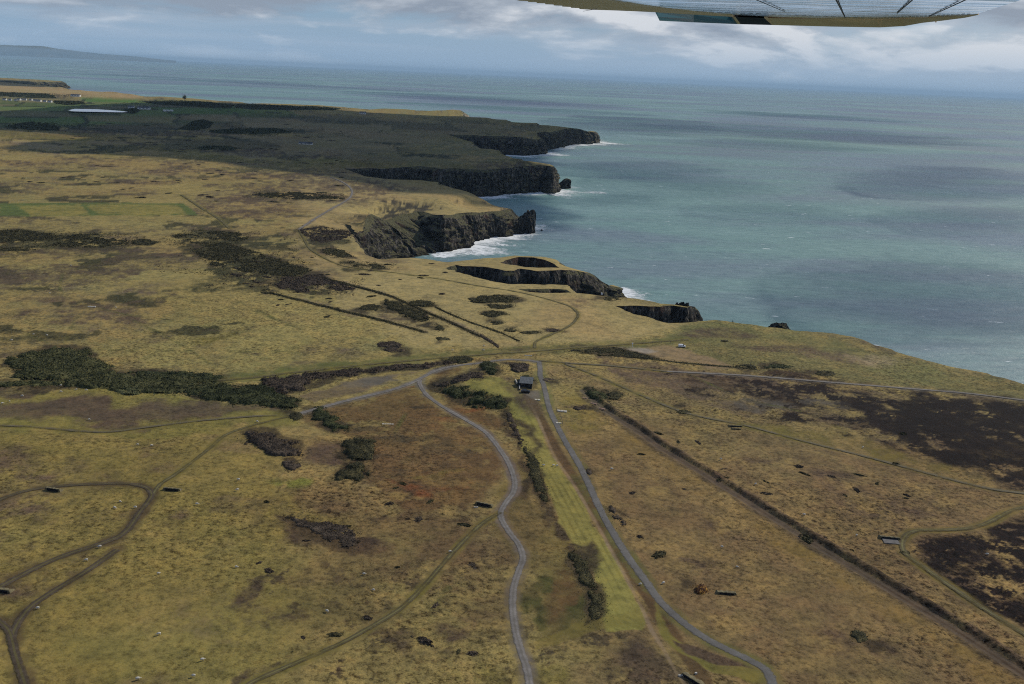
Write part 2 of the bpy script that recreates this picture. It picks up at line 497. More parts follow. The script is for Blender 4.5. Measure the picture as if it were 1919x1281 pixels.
# centroid tests: not in a kept cell, inside the land
ca, cb = np.floor(cen[:, 0]).astype(int), np.floor(cen[:, 1]).astype(int)
okk = (ca >= 0) & (ca < NA) & (cb >= 0) & (cb < NV)
incell = np.zeros(len(cen), bool)
incell[okk] = cell[cb[okk], ca[okk]]
par = np.zeros(len(cen), int)
for (a, b) in loops_uv:
    a2, b2 = np.roll(a, -1), np.roll(b, -1)
    for s0 in range(0, len(cen), 4000):
        c = cen[s0:s0 + 4000]
        cond = (b[None] <= c[:, 1:2]) != (b2[None] <= c[:, 1:2])
        with np.errstate(divide='ignore', invalid='ignore'):
            xs = a[None] + (c[:, 1:2] - b[None]) / (b2 - b)[None] * (a2 - a)[None]
        par[s0:s0 + 4000] += (cond & (xs > c[:, 0:1])).sum(1)
ext = cvn[tri].max(1) - cvn[tri].min(1)
keep = okk & ~incell & (par % 2 == 1) & (ext.max(1) < 60)
tri = tri[keep]
# map: original boundary vertices keep their grid id, the others get new ids
newid = -np.ones(len(cvn), int)
for k, o in enumerate(ov):
    g = [q for q in o if q < len(bverts)]
    if g: newid[k] = bverts[g[0]]
add = np.nonzero(newid < 0)[0]
newid[add] = len(gx) + np.arange(len(add))
ax, ay = from_uv(cvn[add, 0], cvn[add, 1])
is_rim = np.zeros(len(gx) + len(add), bool)
is_rim[len(gx):] = True
gx = np.concatenate([gx, ax]); gy = np.concatenate([gy, ay])
tri = newid[tri]
gz = height(gx, gy)
GU, GV = project(gx, gy, gz)                        # where each vertex lies in the photograph
print('land verts', len(gx), 'tris', len(tri))

# ---- painting of what grows where (plant and soil colours only)
wv = np.array
T_DRY = wv([0.215, 0.176, 0.080]); T_GRN = wv([0.160, 0.143, 0.048]); T_LIME = wv([0.185, 0.175, 0.060]); T_BRN = wv([0.086, 0.067, 0.052])
T_RUST = wv([0.105, 0.072, 0.038]); T_DARK = wv([0.045, 0.038, 0.026]); T_BURN = wv([0.008, 0.0055, 0.006]); T_GREY = wv([0.115, 0.105, 0.100])
T_ORNG = wv([0.17, 0.075, 0.035]); T_PALE = wv([0.26, 0.21, 0.15]); T_DKGRN = wv([0.064, 0.068, 0.028]); T_FIELD = wv([0.055, 0.13, 0.03])
T_GORSE = wv([0.040, 0.040, 0.022])

dd = np.hypot(gx, gy)
C = np.tile(T_DRY, (len(gx), 1))
TU = np.full(len(gx), 0.8)                          # how tussocky


def noi(s, seed, o=4): return fbm(gx / s, gy / s, o, seed)


NH = fbm(gx / 11, gy / 13, 5, 250, 0.78)
NH = (NH - NH.mean()) / NH.std()


def blend(colour, mask, tus=None, rag=1.0):
    """paint a plant or soil colour; half-covered margins break up into tufts"""
    global C, TU
    m1 = np.clip(mask, 0, 1)
    m1 = np.clip(m1 + NH * rag * 1.15 * m1 * (1 - m1), 0, 1)
    C = C + (colour - C) * m1[:, None]
    if tus is not None: TU[:] = TU + (tus - TU) * m1


N300, N80, N25, N8 = noi(300, 51), noi(80, 52), noi(26, 53, 5), noi(7, 54, 4)
# displaced look-up so that outlines are ragged
wob = 5 + 0.012 * dd
WX = gx + (noi(30, 61, 5) - 0.5) * 2 * wob * 1.2
WY = gy + (noi(30, 62, 5) - 0.5) * 2 * wob * 1.6
WU, WV = project(WX, WY, gz)
SX = gx + (noi(14, 63, 4) - 0.5) * 5
SY = gy + (noi(14, 64, 4) - 0.5) * 7
SU, SV = project(SX, SY, gz)


def poly_mask(pts, soft, U=None, V=None):
    U = WU if U is None else U; V = WV if V is None else V
    pts = np.array(pts, float)
    x0, y0 = pts.min(0) - soft - 5; x1, y1 = pts.max(0) + soft + 5
    idx = np.nonzero((U > x0) & (U < x1) & (V > y0) & (V < y1))[0]
    out = np.zeros(len(U))
    if not len(idx): return out
    u, v = U[idx], V[idx]
    ins = np.zeros(len(idx), bool)
    dist = np.full(len(idx), 1e9)
    k = 2.2                                        # rows are squeezed by the view: soften less down the picture
    for p, q in zip(pts, np.roll(pts, -1, 0)):
        cond = (p[1] <= v) != (q[1] <= v)
        if cond.any():
            xs = p[0] + (v - p[1]) / (q[1] - p[1] + 1e-12) * (q[0] - p[0])
            ins ^= cond & (xs > u)
        e = wv([q[0] - p[0], (q[1] - p[1]) * k])
        t_ = np.clip(((u - p[0]) * e[0] + (v - p[1]) * k * e[1]) / (e @ e + 1e-9), 0, 1)
        dist = np.minimum(dist, np.hypot(u - p[0] - t_ * e[0], (v - p[1]) * k - t_ * e[1]))
    sd = np.where(ins, -dist, dist)
    out[idx] = 1 - sstep(-soft, soft, sd)
    return out


def ell_mask(cx, cy, rx, ry, ang=0.0, soft=0.5, U=None, V=None):
    U = WU if U is None else U; V = WV if V is None else V
    a = R(ang)
    x, y = U - cx, V - cy
    u = (x * math.cos(a) + y * math.sin(a)) / rx
    v = (-x * math.sin(a) + y * math.cos(a)) / ry
    return 1 - sstep(1 - soft, 1 + soft * 0.6, np.hypot(u, v))


def line_mask(pts, width, soft=0.5, U=None, V=None, raw=False):
    """distance on the ground, in metres, to a line drawn through photo points"""
    pts = np.array(pts, float)
    X, Y, _ = ground_at(pts[:, 0], pts[:, 1])
    out = np.full(len(gx), 1e9)
    pad = width * 2 + 3
    for i in range(len(X) - 1):
        x0, x1 = min(X[i], X[i + 1]) - pad, max(X[i], X[i + 1]) + pad
        y0, y1 = min(Y[i], Y[i + 1]) - pad, max(Y[i], Y[i + 1]) + pad
        idx = np.nonzero((gx > x0) & (gx < x1) & (gy > y0) & (gy < y1))[0]
        e = wv([X[i + 1] - X[i], Y[i + 1] - Y[i]])
        t_ = np.clip(((gx[idx] - X[i]) * e[0] + (gy[idx] - Y[i]) * e[1]) / (e @ e + 1e-9), 0, 1)
        dist = np.hypot(gx[idx] - X[i] - t_ * e[0], gy[idx] - Y[i] - t_ * e[1])
        out[idx] = np.minimum(out[idx], dist)
    if raw: return out
    return 1 - sstep(width / 2 * (1 - soft), width / 2 * (1 + soft), out)


def smooth_pts(pts, k=6):
    """Catmull-Rom through picture points"""
    p = np.array(pts, float)
    p = np.vstack([2 * p[0] - p[1], p, 2 * p[-1] - p[-2]])
    out = []
    for i in range(1, len(p) - 2):
        for j in range(k):
            t_ = j / k
            out.append(0.5 * ((2 * p[i]) + (-p[i - 1] + p[i + 1]) * t_ + (2 * p[i - 1] - 5 * p[i] + 4 * p[i + 1] - p[i + 2]) * t_ ** 2 + (-p[i - 1] + 3 * p[i] - 3 * p[i + 1] + p[i + 2]) * t_ ** 3))
    out.append(p[-2])
    return np.array(out)


# roads and tracks: name, label, points, width (m), colour kind
ROADS = [
 ('tarmac_road', [(1010,676),(1012,690),(1013,705),(1020,725),(1028,760),(1038,785),(1060,828),(1085,870),(1102,905),(1125,955),(1145,992),(1175,1040),(1213,1093),(1243,1133),(1285,1170),(1330,1200),(1380,1225),(1420,1245),(1440,1262),(1455,1300)], 3.1, 'tar'),
 ('gravel_road', [(788,712),(787,720),(800,740),(830,762),(870,785),(905,806),(925,826),(950,862),(963,895),(963,920),(948,942),(938,965),(953,995),(972,1020),(980,1045),(973,1068),(963,1100),(961,1140),(966,1180),(975,1215),(988,1255),(995,1300)], 2.5, 'gravel'),
 ('gravel_road', [(1010,678),(985,675),(945,674),(900,680),(850,686),(815,695),(790,708),(760,722),(720,734),(660,748),(600,764),(550,778)], 3.0, 'gravel'),
 ('dirt_track', [(550,778),(500,790),(450,804),(420,817),(395,838),(370,858),(330,888),(300,908),(284,930),(262,960),(245,985)], 2.1, 'track'),
 ('dirt_track', [(0,1100),(40,1078),(110,1045),(185,1020),(225,1004),(245,985),(262,960)], 3.0, 'mud'),
 ('dirt_track', [(262,960),(278,940),(284,925),(270,912),(230,906),(160,908),(90,913),(30,925),(-30,950)], 2.5, 'mud'),
 ('dirt_track', [(60,1320),(38,1255),(24,1205),(28,1178),(55,1140),(100,1108),(160,1072),(220,1030)], 2.8, 'mud'),
 ('dirt_track', [(-20,1150),(8,1172),(20,1190),(28,1225)], 2.5, 'mud'),
 ('dirt_track', [(938,960),(905,980),(880,1003),(845,1040),(800,1092),(755,1137),(700,1172),(640,1205),(560,1240),(480,1275),(440,1300)], 2.1, 'track'),
 ('grass_track', [(-20,716),(200,717),(420,712),(560,697),(700,682),(860,668),(1000,658),(1100,650),(1200,643),(1290,636)], 3.1, 'track'),
 ('dirt_track', [(1002,652),(1005,640),(1030,628),(1065,612),(1080,598),(1083,588),(1070,575),(1045,566),(1010,556),(960,545),(900,536),(820,522),(740,511),(680,504),(640,497),(605,482),(580,465),(568,445),(560,430)], 2.3, 'track'),
 ('gravel_road', [(560,430),(590,410),(620,392),(650,375),(660,362),(655,350),(640,340),(620,332)], 2.8, 'gravel'),
 ('grass_track', [(340,365),(375,388),(410,410),(430,428)], 3.7, 'track'),
 ('dirt_track', [(1930,949),(1895,957),(1850,980),(1815,990),(1770,993),(1715,995),(1693,1010),(1695,1035),(1730,1063),(1790,1105),(1850,1145),(1930,1195)], 2.5, 'track'),
 ('dirt_track', [(1060,682),(1120,705),(1200,740),(1290,775),(1400,798),(1500,825),(1620,855),(1750,890),(1850,915),(1930,926)], 2.5, 'faint'),
 ('gravel_road', [(1250,696),(1400,704),(1550,716),(1700,728),(1820,738),(1940,753)], 2.5, 'gravel'),
 ('gravel_road', [(1010,676),(1060,680),(1150,686),(1250,696)], 3.0, 'faint'),
 ('dirt_track', [(-20,797),(60,800),(150,808),(210,809),(280,800),(380,788),(480,780),(550,778)], 2.3, 'faint'),
]
STRAIGHT = [(1098,728),(1140,765),(1200,803),(1250,838),(1330,885),(1400,930),(1500,992),(1600,1053),(1700,1112),(1800,1172),(1940,1262)]
STRIP = [(868,712),(905,704),(940,706),(962,720),(975,735),(987,750),(1001,774),(1038,856),(1071,903),(1093,940),(1116,980),(1161,1066),(1197,1130),(1216,1163),(1205,1176),(1131,1180),(1125,1122),(1107,1068),(1071,1017),(1041,958),(1028,915),(1006,878),(981,842),(965,804),(953,762),(920,748),(880,728)]

def ep(cx, cy, rx, ry, ang=0, n=14, seed=0):
    r2 = random.Random(seed * 7 + int(cx))
    ph = [r2.uniform(0.82, 1.15) for _ in range(n)]
    out = []
    for k in range(n):
        a = 2 * math.pi * k / n
        x, y = rx * math.cos(a) * ph[k], ry * math.sin(a) * ph[k]
        out.append((cx + x * math.cos(R(ang)) - y * math.sin(R(ang)), cy + x * math.sin(R(ang)) + y * math.cos(R(ang))))
    return out


TH = [
 ('willow_thicket', 'broad dark green willow thicket at the left edge, above the grass track', [(8,680),(20,672),(60,662),(110,653),(165,655),(168,668),(195,685),(215,695),(205,709),(110,711),(38,710),(25,700),(38,692),(10,684)], 3.2, 1.0, 'willow'),
 ('willow_thicket', 'straight dark thicket strip at the left edge, below the broad willow thicket', [(-60,717),(60,716),(120,714),(120,722),(40,723),(-60,724)], 2.6, 0.9, 'willow'),
 ('willow_thicket', 'brown-green thicket joining the broad willow thicket to the thicket belt', [(120,712),(200,700),(290,706),(380,710),(420,722),(360,735),(250,735),(190,728),(120,722)], 3.0, 1.0, 'willow'),
 ('willow_thicket', 'low green thicket with a purple heath patch behind it, above the grass track', [(235,700),(260,694),(330,698),(400,700),(422,708),(400,714),(340,710),(270,710)], 2.0, 0.8, 'green'),
 ('willow_thicket', 'dark green right-hand end of the long thicket belt above the rushy field', [(330,735),(420,722),(500,722),(540,742),(562,752),(560,762),(530,764),(480,756),(400,752),(350,742)], 3.0, 0.9, 'green'),
 ('thorn_thicket', 'dark brown thorn thicket bordering the pale bare patch left of the road fork', [(490,712),(560,704),(580,712),(575,728),(530,738),(500,730)], 2.6, 0.9, 'twig'),
 ('sallow_bush', 'pale grey-green sallow clump in the middle of the long thicket belt', [(215,728),(230,722),(262,724),(285,732),(250,740),(222,738)], 1.8, 0.7, 'pale'),
 ('thorn_hedge', 'long ragged brown hedge running along the grass track towards the road fork', [(560,702),(640,694),(740,686),(800,680),(855,676),(860,682),(800,688),(730,696),(650,704),(570,712)], 2.0, 0.8, 'twig'),
 ('thorn_thicket', 'round-topped dark bush clump on the bend of the gravel road near the fork', [(835,674),(850,669),(885,670),(888,677),(860,681),(838,680)], 2.8, 0.7, 'gorse'),
 ('willow_bush', 'tall rounded dark green bush left of the hut, on top of the bank', [(896,682),(915,676),(928,684),(933,698),(925,704),(908,700)], 4.2, 0.6, 'green'),
 ('thorn_thicket', 'black-green thicket wrapped along the foot of the lime-green mound', [(825,727),(850,724),(880,734),(915,742),(945,748),(950,760),(930,766),(890,760),(855,748),(828,738)], 3.6, 0.7, 'green'),
 ('thorn_hedge', 'thin dark hedge curving over the top of the lime-green mound', [(812,718),(850,710),(885,702),(912,700),(905,708),(865,716),(830,726)], 2.0, 0.7, 'twig'),
 ('thorn_thicket', 'brown leafless thicket directly behind the hut', [(955,684),(985,680),(993,688),(985,697),(962,697)], 2.0, 0.6, 'twig'),
 ('gorse_thicket', 'dark green bush hugging the back wall of the hut', [(968,712),(985,705),(1000,706),(1006,714),(995,712),(975,722)], 1.8, 0.5, 'green'),
 ('thorn_thicket', 'dark leafless thicket in the green field at lower left, its shadow on the grass', [(458,815),(475,810),(500,812),(520,825),(552,830),(562,845),(560,857),(520,856),(490,848),(470,835)], 3.2, 0.6, 'twig'),
 ('thorn_bush', 'small round dark bush just below the gravel road, standing apart', ep(556,782,14,8,0,14,4), 2.2, 0.5, 'gorse'),
 ('thorn_thicket', 'slanting row of dark bushes right of the small round bush, edging the bracken', [(580,768),(600,765),(620,778),(640,795),(650,806),(625,808),(605,795),(588,780)], 2.6, 0.6, 'green'),
 ('thorn_bush', 'dark bush clump on the left margin of the rust-brown bracken', [(645,826),(680,822),(705,830),(708,845),(690,862),(655,860),(642,845)], 3.0, 0.6, 'gorse'),
 ('thorn_bush', 'tall dark bush below the clump on the bracken margin', [(655,868),(672,862),(688,870),(690,895),(670,905),(652,897),(625,902),(628,893)], 3.0, 0.6, 'gorse'),
 ('thorn_bush', 'small dark bush at the lower left corner of the brown heath patch', ep(546,873,18,9,6,14,5), 1.8, 0.5, 'twig'),
 ('gorse_bush', 'dark gorse clump at the near end of the straight ditch east of the tarmac road', [(1094,728),(1108,726),(1130,735),(1140,746),(1136,756),(1118,748),(1100,738)], 2.6, 0.6, 'green'),
 ('gorse_bush', 'low olive gorse patch immediately right of the clump at the ditch end', [(1135,738),(1155,733),(1172,740),(1160,748),(1140,748)], 1.4, 0.6, 'gorse'),
 ('gorse_bush', 'dark brown bush against the right verge of the tarmac road, halfway along', [(1137,948),(1150,950),(1160,965),(1172,978),(1166,985),(1150,972)], 1.5, 0.45, 'twig'),
 ('gorse_bush', 'small dark bush on the right verge of the tarmac road, above the halfway bush', ep(1104,884,7,6,30,12,3), 1.2, 0.4, 'twig'),
 ('gorse_bush', 'almost black round bush in the rough grass at lower right', ep(1612,1192,20,11,18,14,2), 1.7, 0.45, 'gorse'),
 ('gorse_bush', 'large dark gorse bed at the left edge below the green target field', [(-20,434),(40,430),(110,441),(175,437),(238,450),(238,460),(180,464),(100,462),(60,455),(-20,455)], 1.6, 1.3, 'gorse'),
 ('gorse_bush', 'flat dark gorse strip entering from the left edge under the large gorse bed', [(-20,463),(60,463),(62,469),(-20,471)], 1.5, 1.2, 'gorse'),
 ('gorse_bush', 'oval dark gorse bed right of the large left-hand gorse bed', ep(268,454,26,5,0,14,2), 1.6, 1.2, 'gorse'),
 ('gorse_thicket', 'dark gorse sweep below the end of the green target field, upper part', [(322,440),(380,430),(440,436),(470,446),(440,455),(400,462),(350,452)], 1.8, 1.3, 'gorse'),
 ('gorse_thicket', 'dark gorse sweep running diagonally down to the ditch lines, middle part', [(360,468),(420,455),(470,470),(540,492),(580,505),(560,520),(480,512),(400,498),(380,482)], 1.8, 1.2, 'gorse'),
 ('gorse_thicket', 'dark gorse sweep nearest the pair of ditch lines, lower part', [(430,512),(520,520),(600,515),(665,540),(630,550),(560,545),(480,530)], 1.5, 1.2, 'twig'),
 ('gorse_bush', 'long dark gorse band across the moor beside the bend of the pale track', [(475,362),(560,360),(640,366),(642,372),(560,373),(490,369)], 1.6, 1.4, 'gorse'),
 ('gorse_bush', 'dark gorse at the inner bend of the pale track above the bay', [(560,430),(600,425),(650,432),(655,445),(600,455),(575,445)], 1.2, 1.2, 'twig'),
 ('gorse_bush', 'dark gorse patch on the slope between the pale track and the nearest bay head', ep(632,474,26,8,10,14,2), 1.3, 1.1, 'gorse'),
 ('gorse_bush', 'thin line of gorse along the rim of the nearest bay', [(645,490),(680,490),(730,502),(700,504),(660,498)], 1.2, 1.0, 'gorse'),
 ('gorse_bush', 'topmost and longest of the oval gorse beds inside the track loop', [(876,558),(905,555),(950,553),(972,559),(960,566),(905,567),(880,565)], 1.5, 0.8, 'gorse'),
 ('gorse_bush', 'second from top of the oval gorse beds inside the track loop', ep(938,574,29,4.2,0,14,2), 1.5, 0.8, 'gorse'),
 ('gorse_bush', 'third from top of the oval gorse beds inside the track loop', ep(925,588,24,5.5,0,14,2), 1.7, 0.8, 'gorse'),
 ('gorse_bush', 'small oval gorse bed, fourth in the column inside the track loop', ep(933,605,15,3.5,0,14,2), 1.2, 0.7, 'gorse'),
 ('gorse_bush', 'small oval gorse bed left of centre near the foot of the track loop', ep(957,618,13,3.5,0,14,2), 1.2, 0.7, 'gorse'),
 ('gorse_bush', 'flat gorse bed between two small ovals at the foot of the track loop', ep(995,623,18,2.8,0,14,2), 1.1, 0.7, 'gorse'),
 ('gorse_bush', 'brown gorse bed touching the inside of the track loop', ep(1035,619,15,4,0,14,2), 1.2, 0.7, 'twig'),
 ('gorse_bush', 'dark gorse patch on the cliff grass near the tip of the coast path', ep(1145,559,18,3.6,0,14,2), 1.2, 0.8, 'gorse'),
 ('gorse_bush', 'oval dark gorse bed right of the upper ditch line, standing alone', ep(791,569,23,6.5,4,14,2), 1.8, 0.8, 'gorse'),
 ('gorse_bush', 'rounded gorse bed between the pair of ditch lines, left one', ep(696,577,20,6,0,14,2), 1.7, 0.8, 'gorse'),
 ('gorse_thicket', 'long slanting gorse bed between the pair of ditch lines', [(722,562),(745,566),(790,584),(808,598),(790,602),(760,592),(730,578)], 1.7, 0.8, 'gorse'),
 ('gorse_bush', 'small gorse clump at the lower end of the slanting gorse bed', ep(822,613,14,5,12,14,2), 1.3, 0.7, 'gorse'),
 ('gorse_bush', 'brown mound of gorse above the verge of the grass track, upper one of a pair', ep(732,646,24,6,0,14,2), 1.7, 0.7, 'twig'),
 ('gorse_bush', 'brown mound of gorse above the verge of the grass track, lower one of a pair', ep(738,656,22,4.5,0,14,2), 1.5, 0.7, 'twig'),
 ('gorse_bush', 'dark bush at the left end of the lower ditch line', ep(500,547,12,5,0,14,2), 1.6, 0.8, 'gorse'),
 ('gorse_bush', 'small dark bush under the end of the lower ditch line', ep(830,635,13,4,0,14,2), 1.2, 0.7, 'gorse'),
 ('heather_bed', 'dark heather bed like a long wedge beside the white van', [(1065,658),(1110,653),(1150,651),(1195,661),(1238,673),(1190,670),(1130,664)], 0.9, 0.6, 'gorse'),
 ('gorse_bush', 'dark gorse oval right of the brown field where the van stands', ep(1397,687,22,4,3,14,2), 1.3, 0.8, 'gorse'),
 ('gorse_bush', 'green-black gorse oval farther right along the far boundary', ep(1457,687,26,4.5,3,14,2), 1.0, 0.9, 'green'),
 ('gorse_bush', 'dark gorse oval on the cliff slope at right', ep(1548,700,20,4.5,3,14,2), 1.2, 0.9, 'gorse'),
 ('gorse_bush', 'small dark gorse oval beside the faint track right of centre', ep(1282,772,15,4,3,14,2), 1.1, 0.6, 'gorse'),
 ('gorse_bush', 'brown gorse patch left of the straight ditch head, near the tarmac road', ep(1029,712,13,3.5,0,14,2), 1.0, 0.6, 'twig'),
 ('gorse_bush', 'brown gorse patch in the square of rough grass east of the hut', ep(1087,764,12,5,0,14,2), 1.1, 0.5, 'twig'),
 ('thorn_thicket', 'thin dark scrub strip on the edge of the green strip, upper part', [(948,775),(958,772),(970,800),(982,825),(975,832),(958,805)], 1.4, 0.5, 'twig'),
 ('thorn_thicket', 'thin dark scrub strip on the edge of the green strip, middle part', [(978,835),(990,840),(1012,880),(1028,935),(1018,945),(1000,905),(985,860)], 1.1, 0.5, 'gorse'),
 ('thorn_thicket', 'dark scrub bank at the lower end of the green strip', [(1060,1040),(1085,1035),(1110,1070),(1124,1110),(1128,1165),(1112,1175),(1102,1120),(1080,1070)], 1.3, 0.45, 'gorse'),
 ('gorse_bush', 'dark bank of gorse in a long line across the grass at lower left', [(545,968),(575,972),(630,985),(662,1000),(665,1025),(640,1020),(600,1000),(560,985)], 1.0, 0.5, 'twig'),
 ('yellow_gorse_mound', 'dark rusty mound with orange-yellow top, alone in the grass right of the tarmac road', [(1300,1110),(1302,1100),(1312,1096),(1324,1100),(1328,1108),(1318,1114),(1308,1115)], 3.4, 0.42, 'yellow'),
]

# base mixtures
blend(T_GRN * 1.05, poly_mask([(-300,640),(300,560),(700,640),(620,720),(-300,720)], 90) * 0.35)
blend(wv([0.17, 0.17, 0.085]), sstep(0.42, 0.68, N300) * 0.45)
blend(T_GRN, poly_mask([(-200,790),(480,785),(520,850),(560,950),(640,1110),(560,1281),(400,1500),(-200,1500)], 70) * 0.85, 0.55)
blend(wv([0.16, 0.14, 0.06]), poly_mask([(560,920),(900,960),(960,1100),(960,1300),(500,1300),(600,1100)], 60) * 0.6)
blend(T_BRN * 1.2, sstep(0.52, 0.72, N80) * 0.42)
blend(T_BRN, sstep(0.60, 0.74, N25) * 0.42)
blend(T_DRY * 1.12, sstep(0.60, 0.40, N80) * 0.25)
far_m = poly_mask([(-200,285),(250,292),(660,320),(900,370),(900,480),(640,520),(400,640),(-200,640)], 30)
far_d = poly_mask([(-200,230),(300,225),(1000,232),(1000,330),(700,330),(300,292),(-200,280)], 20)
NP1, NP2 = fbm(gx / 34, gy / 30, 5, 131, 0.6), fbm(gx / 60, gy / 55, 5, 141, 0.6)
blend(T_GORSE * 1.15, far_m * sstep(0.575, 0.62, NP1) * sstep(0.42, 0.55, N300) * 0.95, 0.9)
blend(T_BRN * 0.9, far_m * sstep(0.54, 0.60, NP2) * 0.55)
blend(T_DKGRN * 0.55, far_d * sstep(0.57, 0.62, NP2) * 0.85)
blend(wv([0.20, 0.165, 0.11]), far_d * sstep(0.47, 0.38, NP2) * 0.8)
blend(T_BRN * 0.8, far_d * sstep(0.50, 0.58, fbm(gx / 140, gy / 160, 5, 341)) * 0.7)
blend(T_GRN * 0.8, far_d * sstep(0.54, 0.60, fbm(gx / 190, gy / 210, 4, 351)) * 0.6)
near_m = poly_mask([(500,900),(1000,960),(1250,700),(2300,800),(2300,1500),(400,1500)], 60)
blend(T_BRN * 0.72, near_m * sstep(0.55, 0.66, fbm(gx / 15, gy / 15, 6, 151, 0.72)) * 0.55)
blend(T_DARK * 1.2, near_m * sstep(0.63, 0.68, fbm(gx / 8, gy / 8, 5, 161, 0.7)) * 0.65)
blend(T_GRN * 1.1, sstep(0.58, 0.66, fbm(gx / 40, gy / 40, 4, 171)) * 0.35 * near_m)
# the eastern half of the range is browner and darker towards the corner
blend(wv([0.150, 0.118, 0.066]), poly_mask([(1040,700),(1250,690),(2300,800),(2300,1500),(1200,1500),(1000,850)], 60) * 0.75)
# sunlit plateau beyond and coastal grass
coast_m = poly_mask([(560,325),(700,325),(960,380),(960,420),(640,410),(720,480),(1060,476),(1150,550),(1290,606),(1180,640),(900,655),(760,640),(620,560),(560,480)], 22)
blend(wv([0.258, 0.212, 0.112]), coast_m * 0.9, 0.35)
blend(wv([0.125, 0.125, 0.060]), poly_mask([(1300,600),(1500,615),(1700,680),(2000,740),(2000,760),(1600,710),(1330,680),(1220,640)], 20) * 0.85, 0.7)
blend(T_BRN * 0.95, np.maximum(ell_mask(1340,625,55,12), ell_mask(1460,648,70,10)) * 0.75)
blend(T_BRN * 1.15, ell_mask(1560,668,90,14, 8) * 0.55)
blend(wv([0.23, 0.19, 0.135]), ell_mask(1640,680,70,12, 8) * 0.6)
# band of bracken between the ditch and the gravel road
blend(T_BRN * 1.15, poly_mask([(1120,660),(1250,690),(1400,705),(1500,730),(1480,770),(1380,780),(1280,745),(1140,700)], 14) * 0.8, 0.5)
blend(wv([0.19, 0.15, 0.10]), poly_mask([(1200,650),(1260,645),(1330,668),(1370,682),(1330,688),(1240,678)], 8) * 0.9, 0.2)
blend(wv([0.22, 0.20, 0.19]), poly_mask([(1145,650),(1185,650),(1230,658),(1210,664),(1180,658)], 4, SU, SV), 0.1)
blend(T_DARK, poly_mask([(1060,658),(1110,652),(1150,652),(1200,664),(1235,674),(1150,668)], 5, SU, SV) * 0.9, 0.8)
# left: rushy heath field and its yellow-green margins
blend(T_LIME * 0.85, poly_mask([(-100,722),(240,720),(330,745),(420,760),(560,770),(560,800),(300,812),(-100,800)], 12) * 0.9, 0.4)
blend(T_BRN * 0.98, poly_mask([(-40,760),(30,748),(110,740),(200,752),(210,768),(290,752),(400,758),(560,768),(470,778),(300,788),(260,797),(150,795),(60,790),(-40,785)], 16) * 0.95, 0.35)
blend(T_BRN * 0.9, poly_mask([(-100,722),(60,722),(50,736),(-100,742)], 10) * 0.9)
# lime verge of the long track on the left and right grass verges
blend(T_DKGRN * 1.5, line_mask([(420,710),(700,679),(860,665),(1000,656),(1100,649),(1280,637)], 16, 0.6) * 0.75, 0.2)
# central triangle of bracken
blend(T_RUST * 1.05, poly_mask([(560,788),(660,752),(760,728),(790,722),(840,775),(905,812),(945,865),(955,915),(925,945),(800,950),(700,905),(690,855),(650,815)], 18) * 0.92, 0.6)
blend(T_RUST * 0.95, poly_mask([(800,700),(860,695),(850,720),(880,760),(940,780),(950,800),(905,800),(860,775),(815,740)], 14) * 0.75, 0.5)
blend(T_BRN * 1.3, poly_mask([(560,740),(640,712),(760,700),(700,732),(600,760)], 10) * 0.9, 0.3)
tri_m = poly_mask([(560,788),(660,752),(760,728),(790,722),(840,775),(905,812),(945,865),(955,915),(925,945),(800,950),(700,905),(690,855),(650,815)], 18)
blend(T_DRY * 0.8, tri_m * sstep(0.52, 0.66, fbm(gx / 12, gy / 12, 5, 181, .65)) * 0.7)
blend(T_DARK * 1.3, tri_m * sstep(0.56, 0.66, fbm(gx / 14, gy / 10, 5, 191, .65)) * 0.7)
blend(T_GREY * 0.9, ell_mask(690,715,60,9, -4) * 0.85, 0.1)
blend(T_ORNG, ell_mask(760,722,28,3, -6) * 0.6)
for (x, y, a, b) in ((815,862,24,16),(790,912,60,12),(870,915,60,10),(740,905,40,12),(840,850,40,6),(850,790,40,5),(715,770,30,5),(900,770,30,4)):
    blend(T_ORNG * 0.85, ell_mask(x, y, a, b, -4, 0.8) * sstep(0.40, 0.6, N25) * 0.8)
blend(T_GRN * 0.9, ell_mask(840,880,70,7, 0, .7) * 0.7)
blend(T_BRN, ell_mask(600,850,50,30, 10, 0.5) * 0.9, 0.5)
for (x, y, a, b, g_) in ((880,1040,90,55,-10),(800,965,90,26,0),(930,1150,60,50,0),(740,1060,50,26,0),(620,930,70,20,10)):
    blend(wv([0.115, 0.088, 0.052]), ell_mask(x, y, a, b, g_, .8) * 0.75)
blend(T_GRN * wv([0.8, 1.1, 0.8]), ell_mask(570,908,45,12, 8, .6) * 0.9)
for (x, y, a, b, g) in ((600,995,62,22,16),(620,1080,60,14,0),(480,1110,60,24,-35),(850,1180,50,18,10),(690,1010,40,20,10),(760,1190,30,30,60)):
    blend(T_BRN * 0.75, ell_mask(x, y, a, b, g, .6) * sstep(0.3, 0.52, N25) * 0.85)
blend(T_DARK * 1.5, ell_mask(600,990,66,14, 18, .5) * sstep(0.35, 0.5, N8) * 0.9)
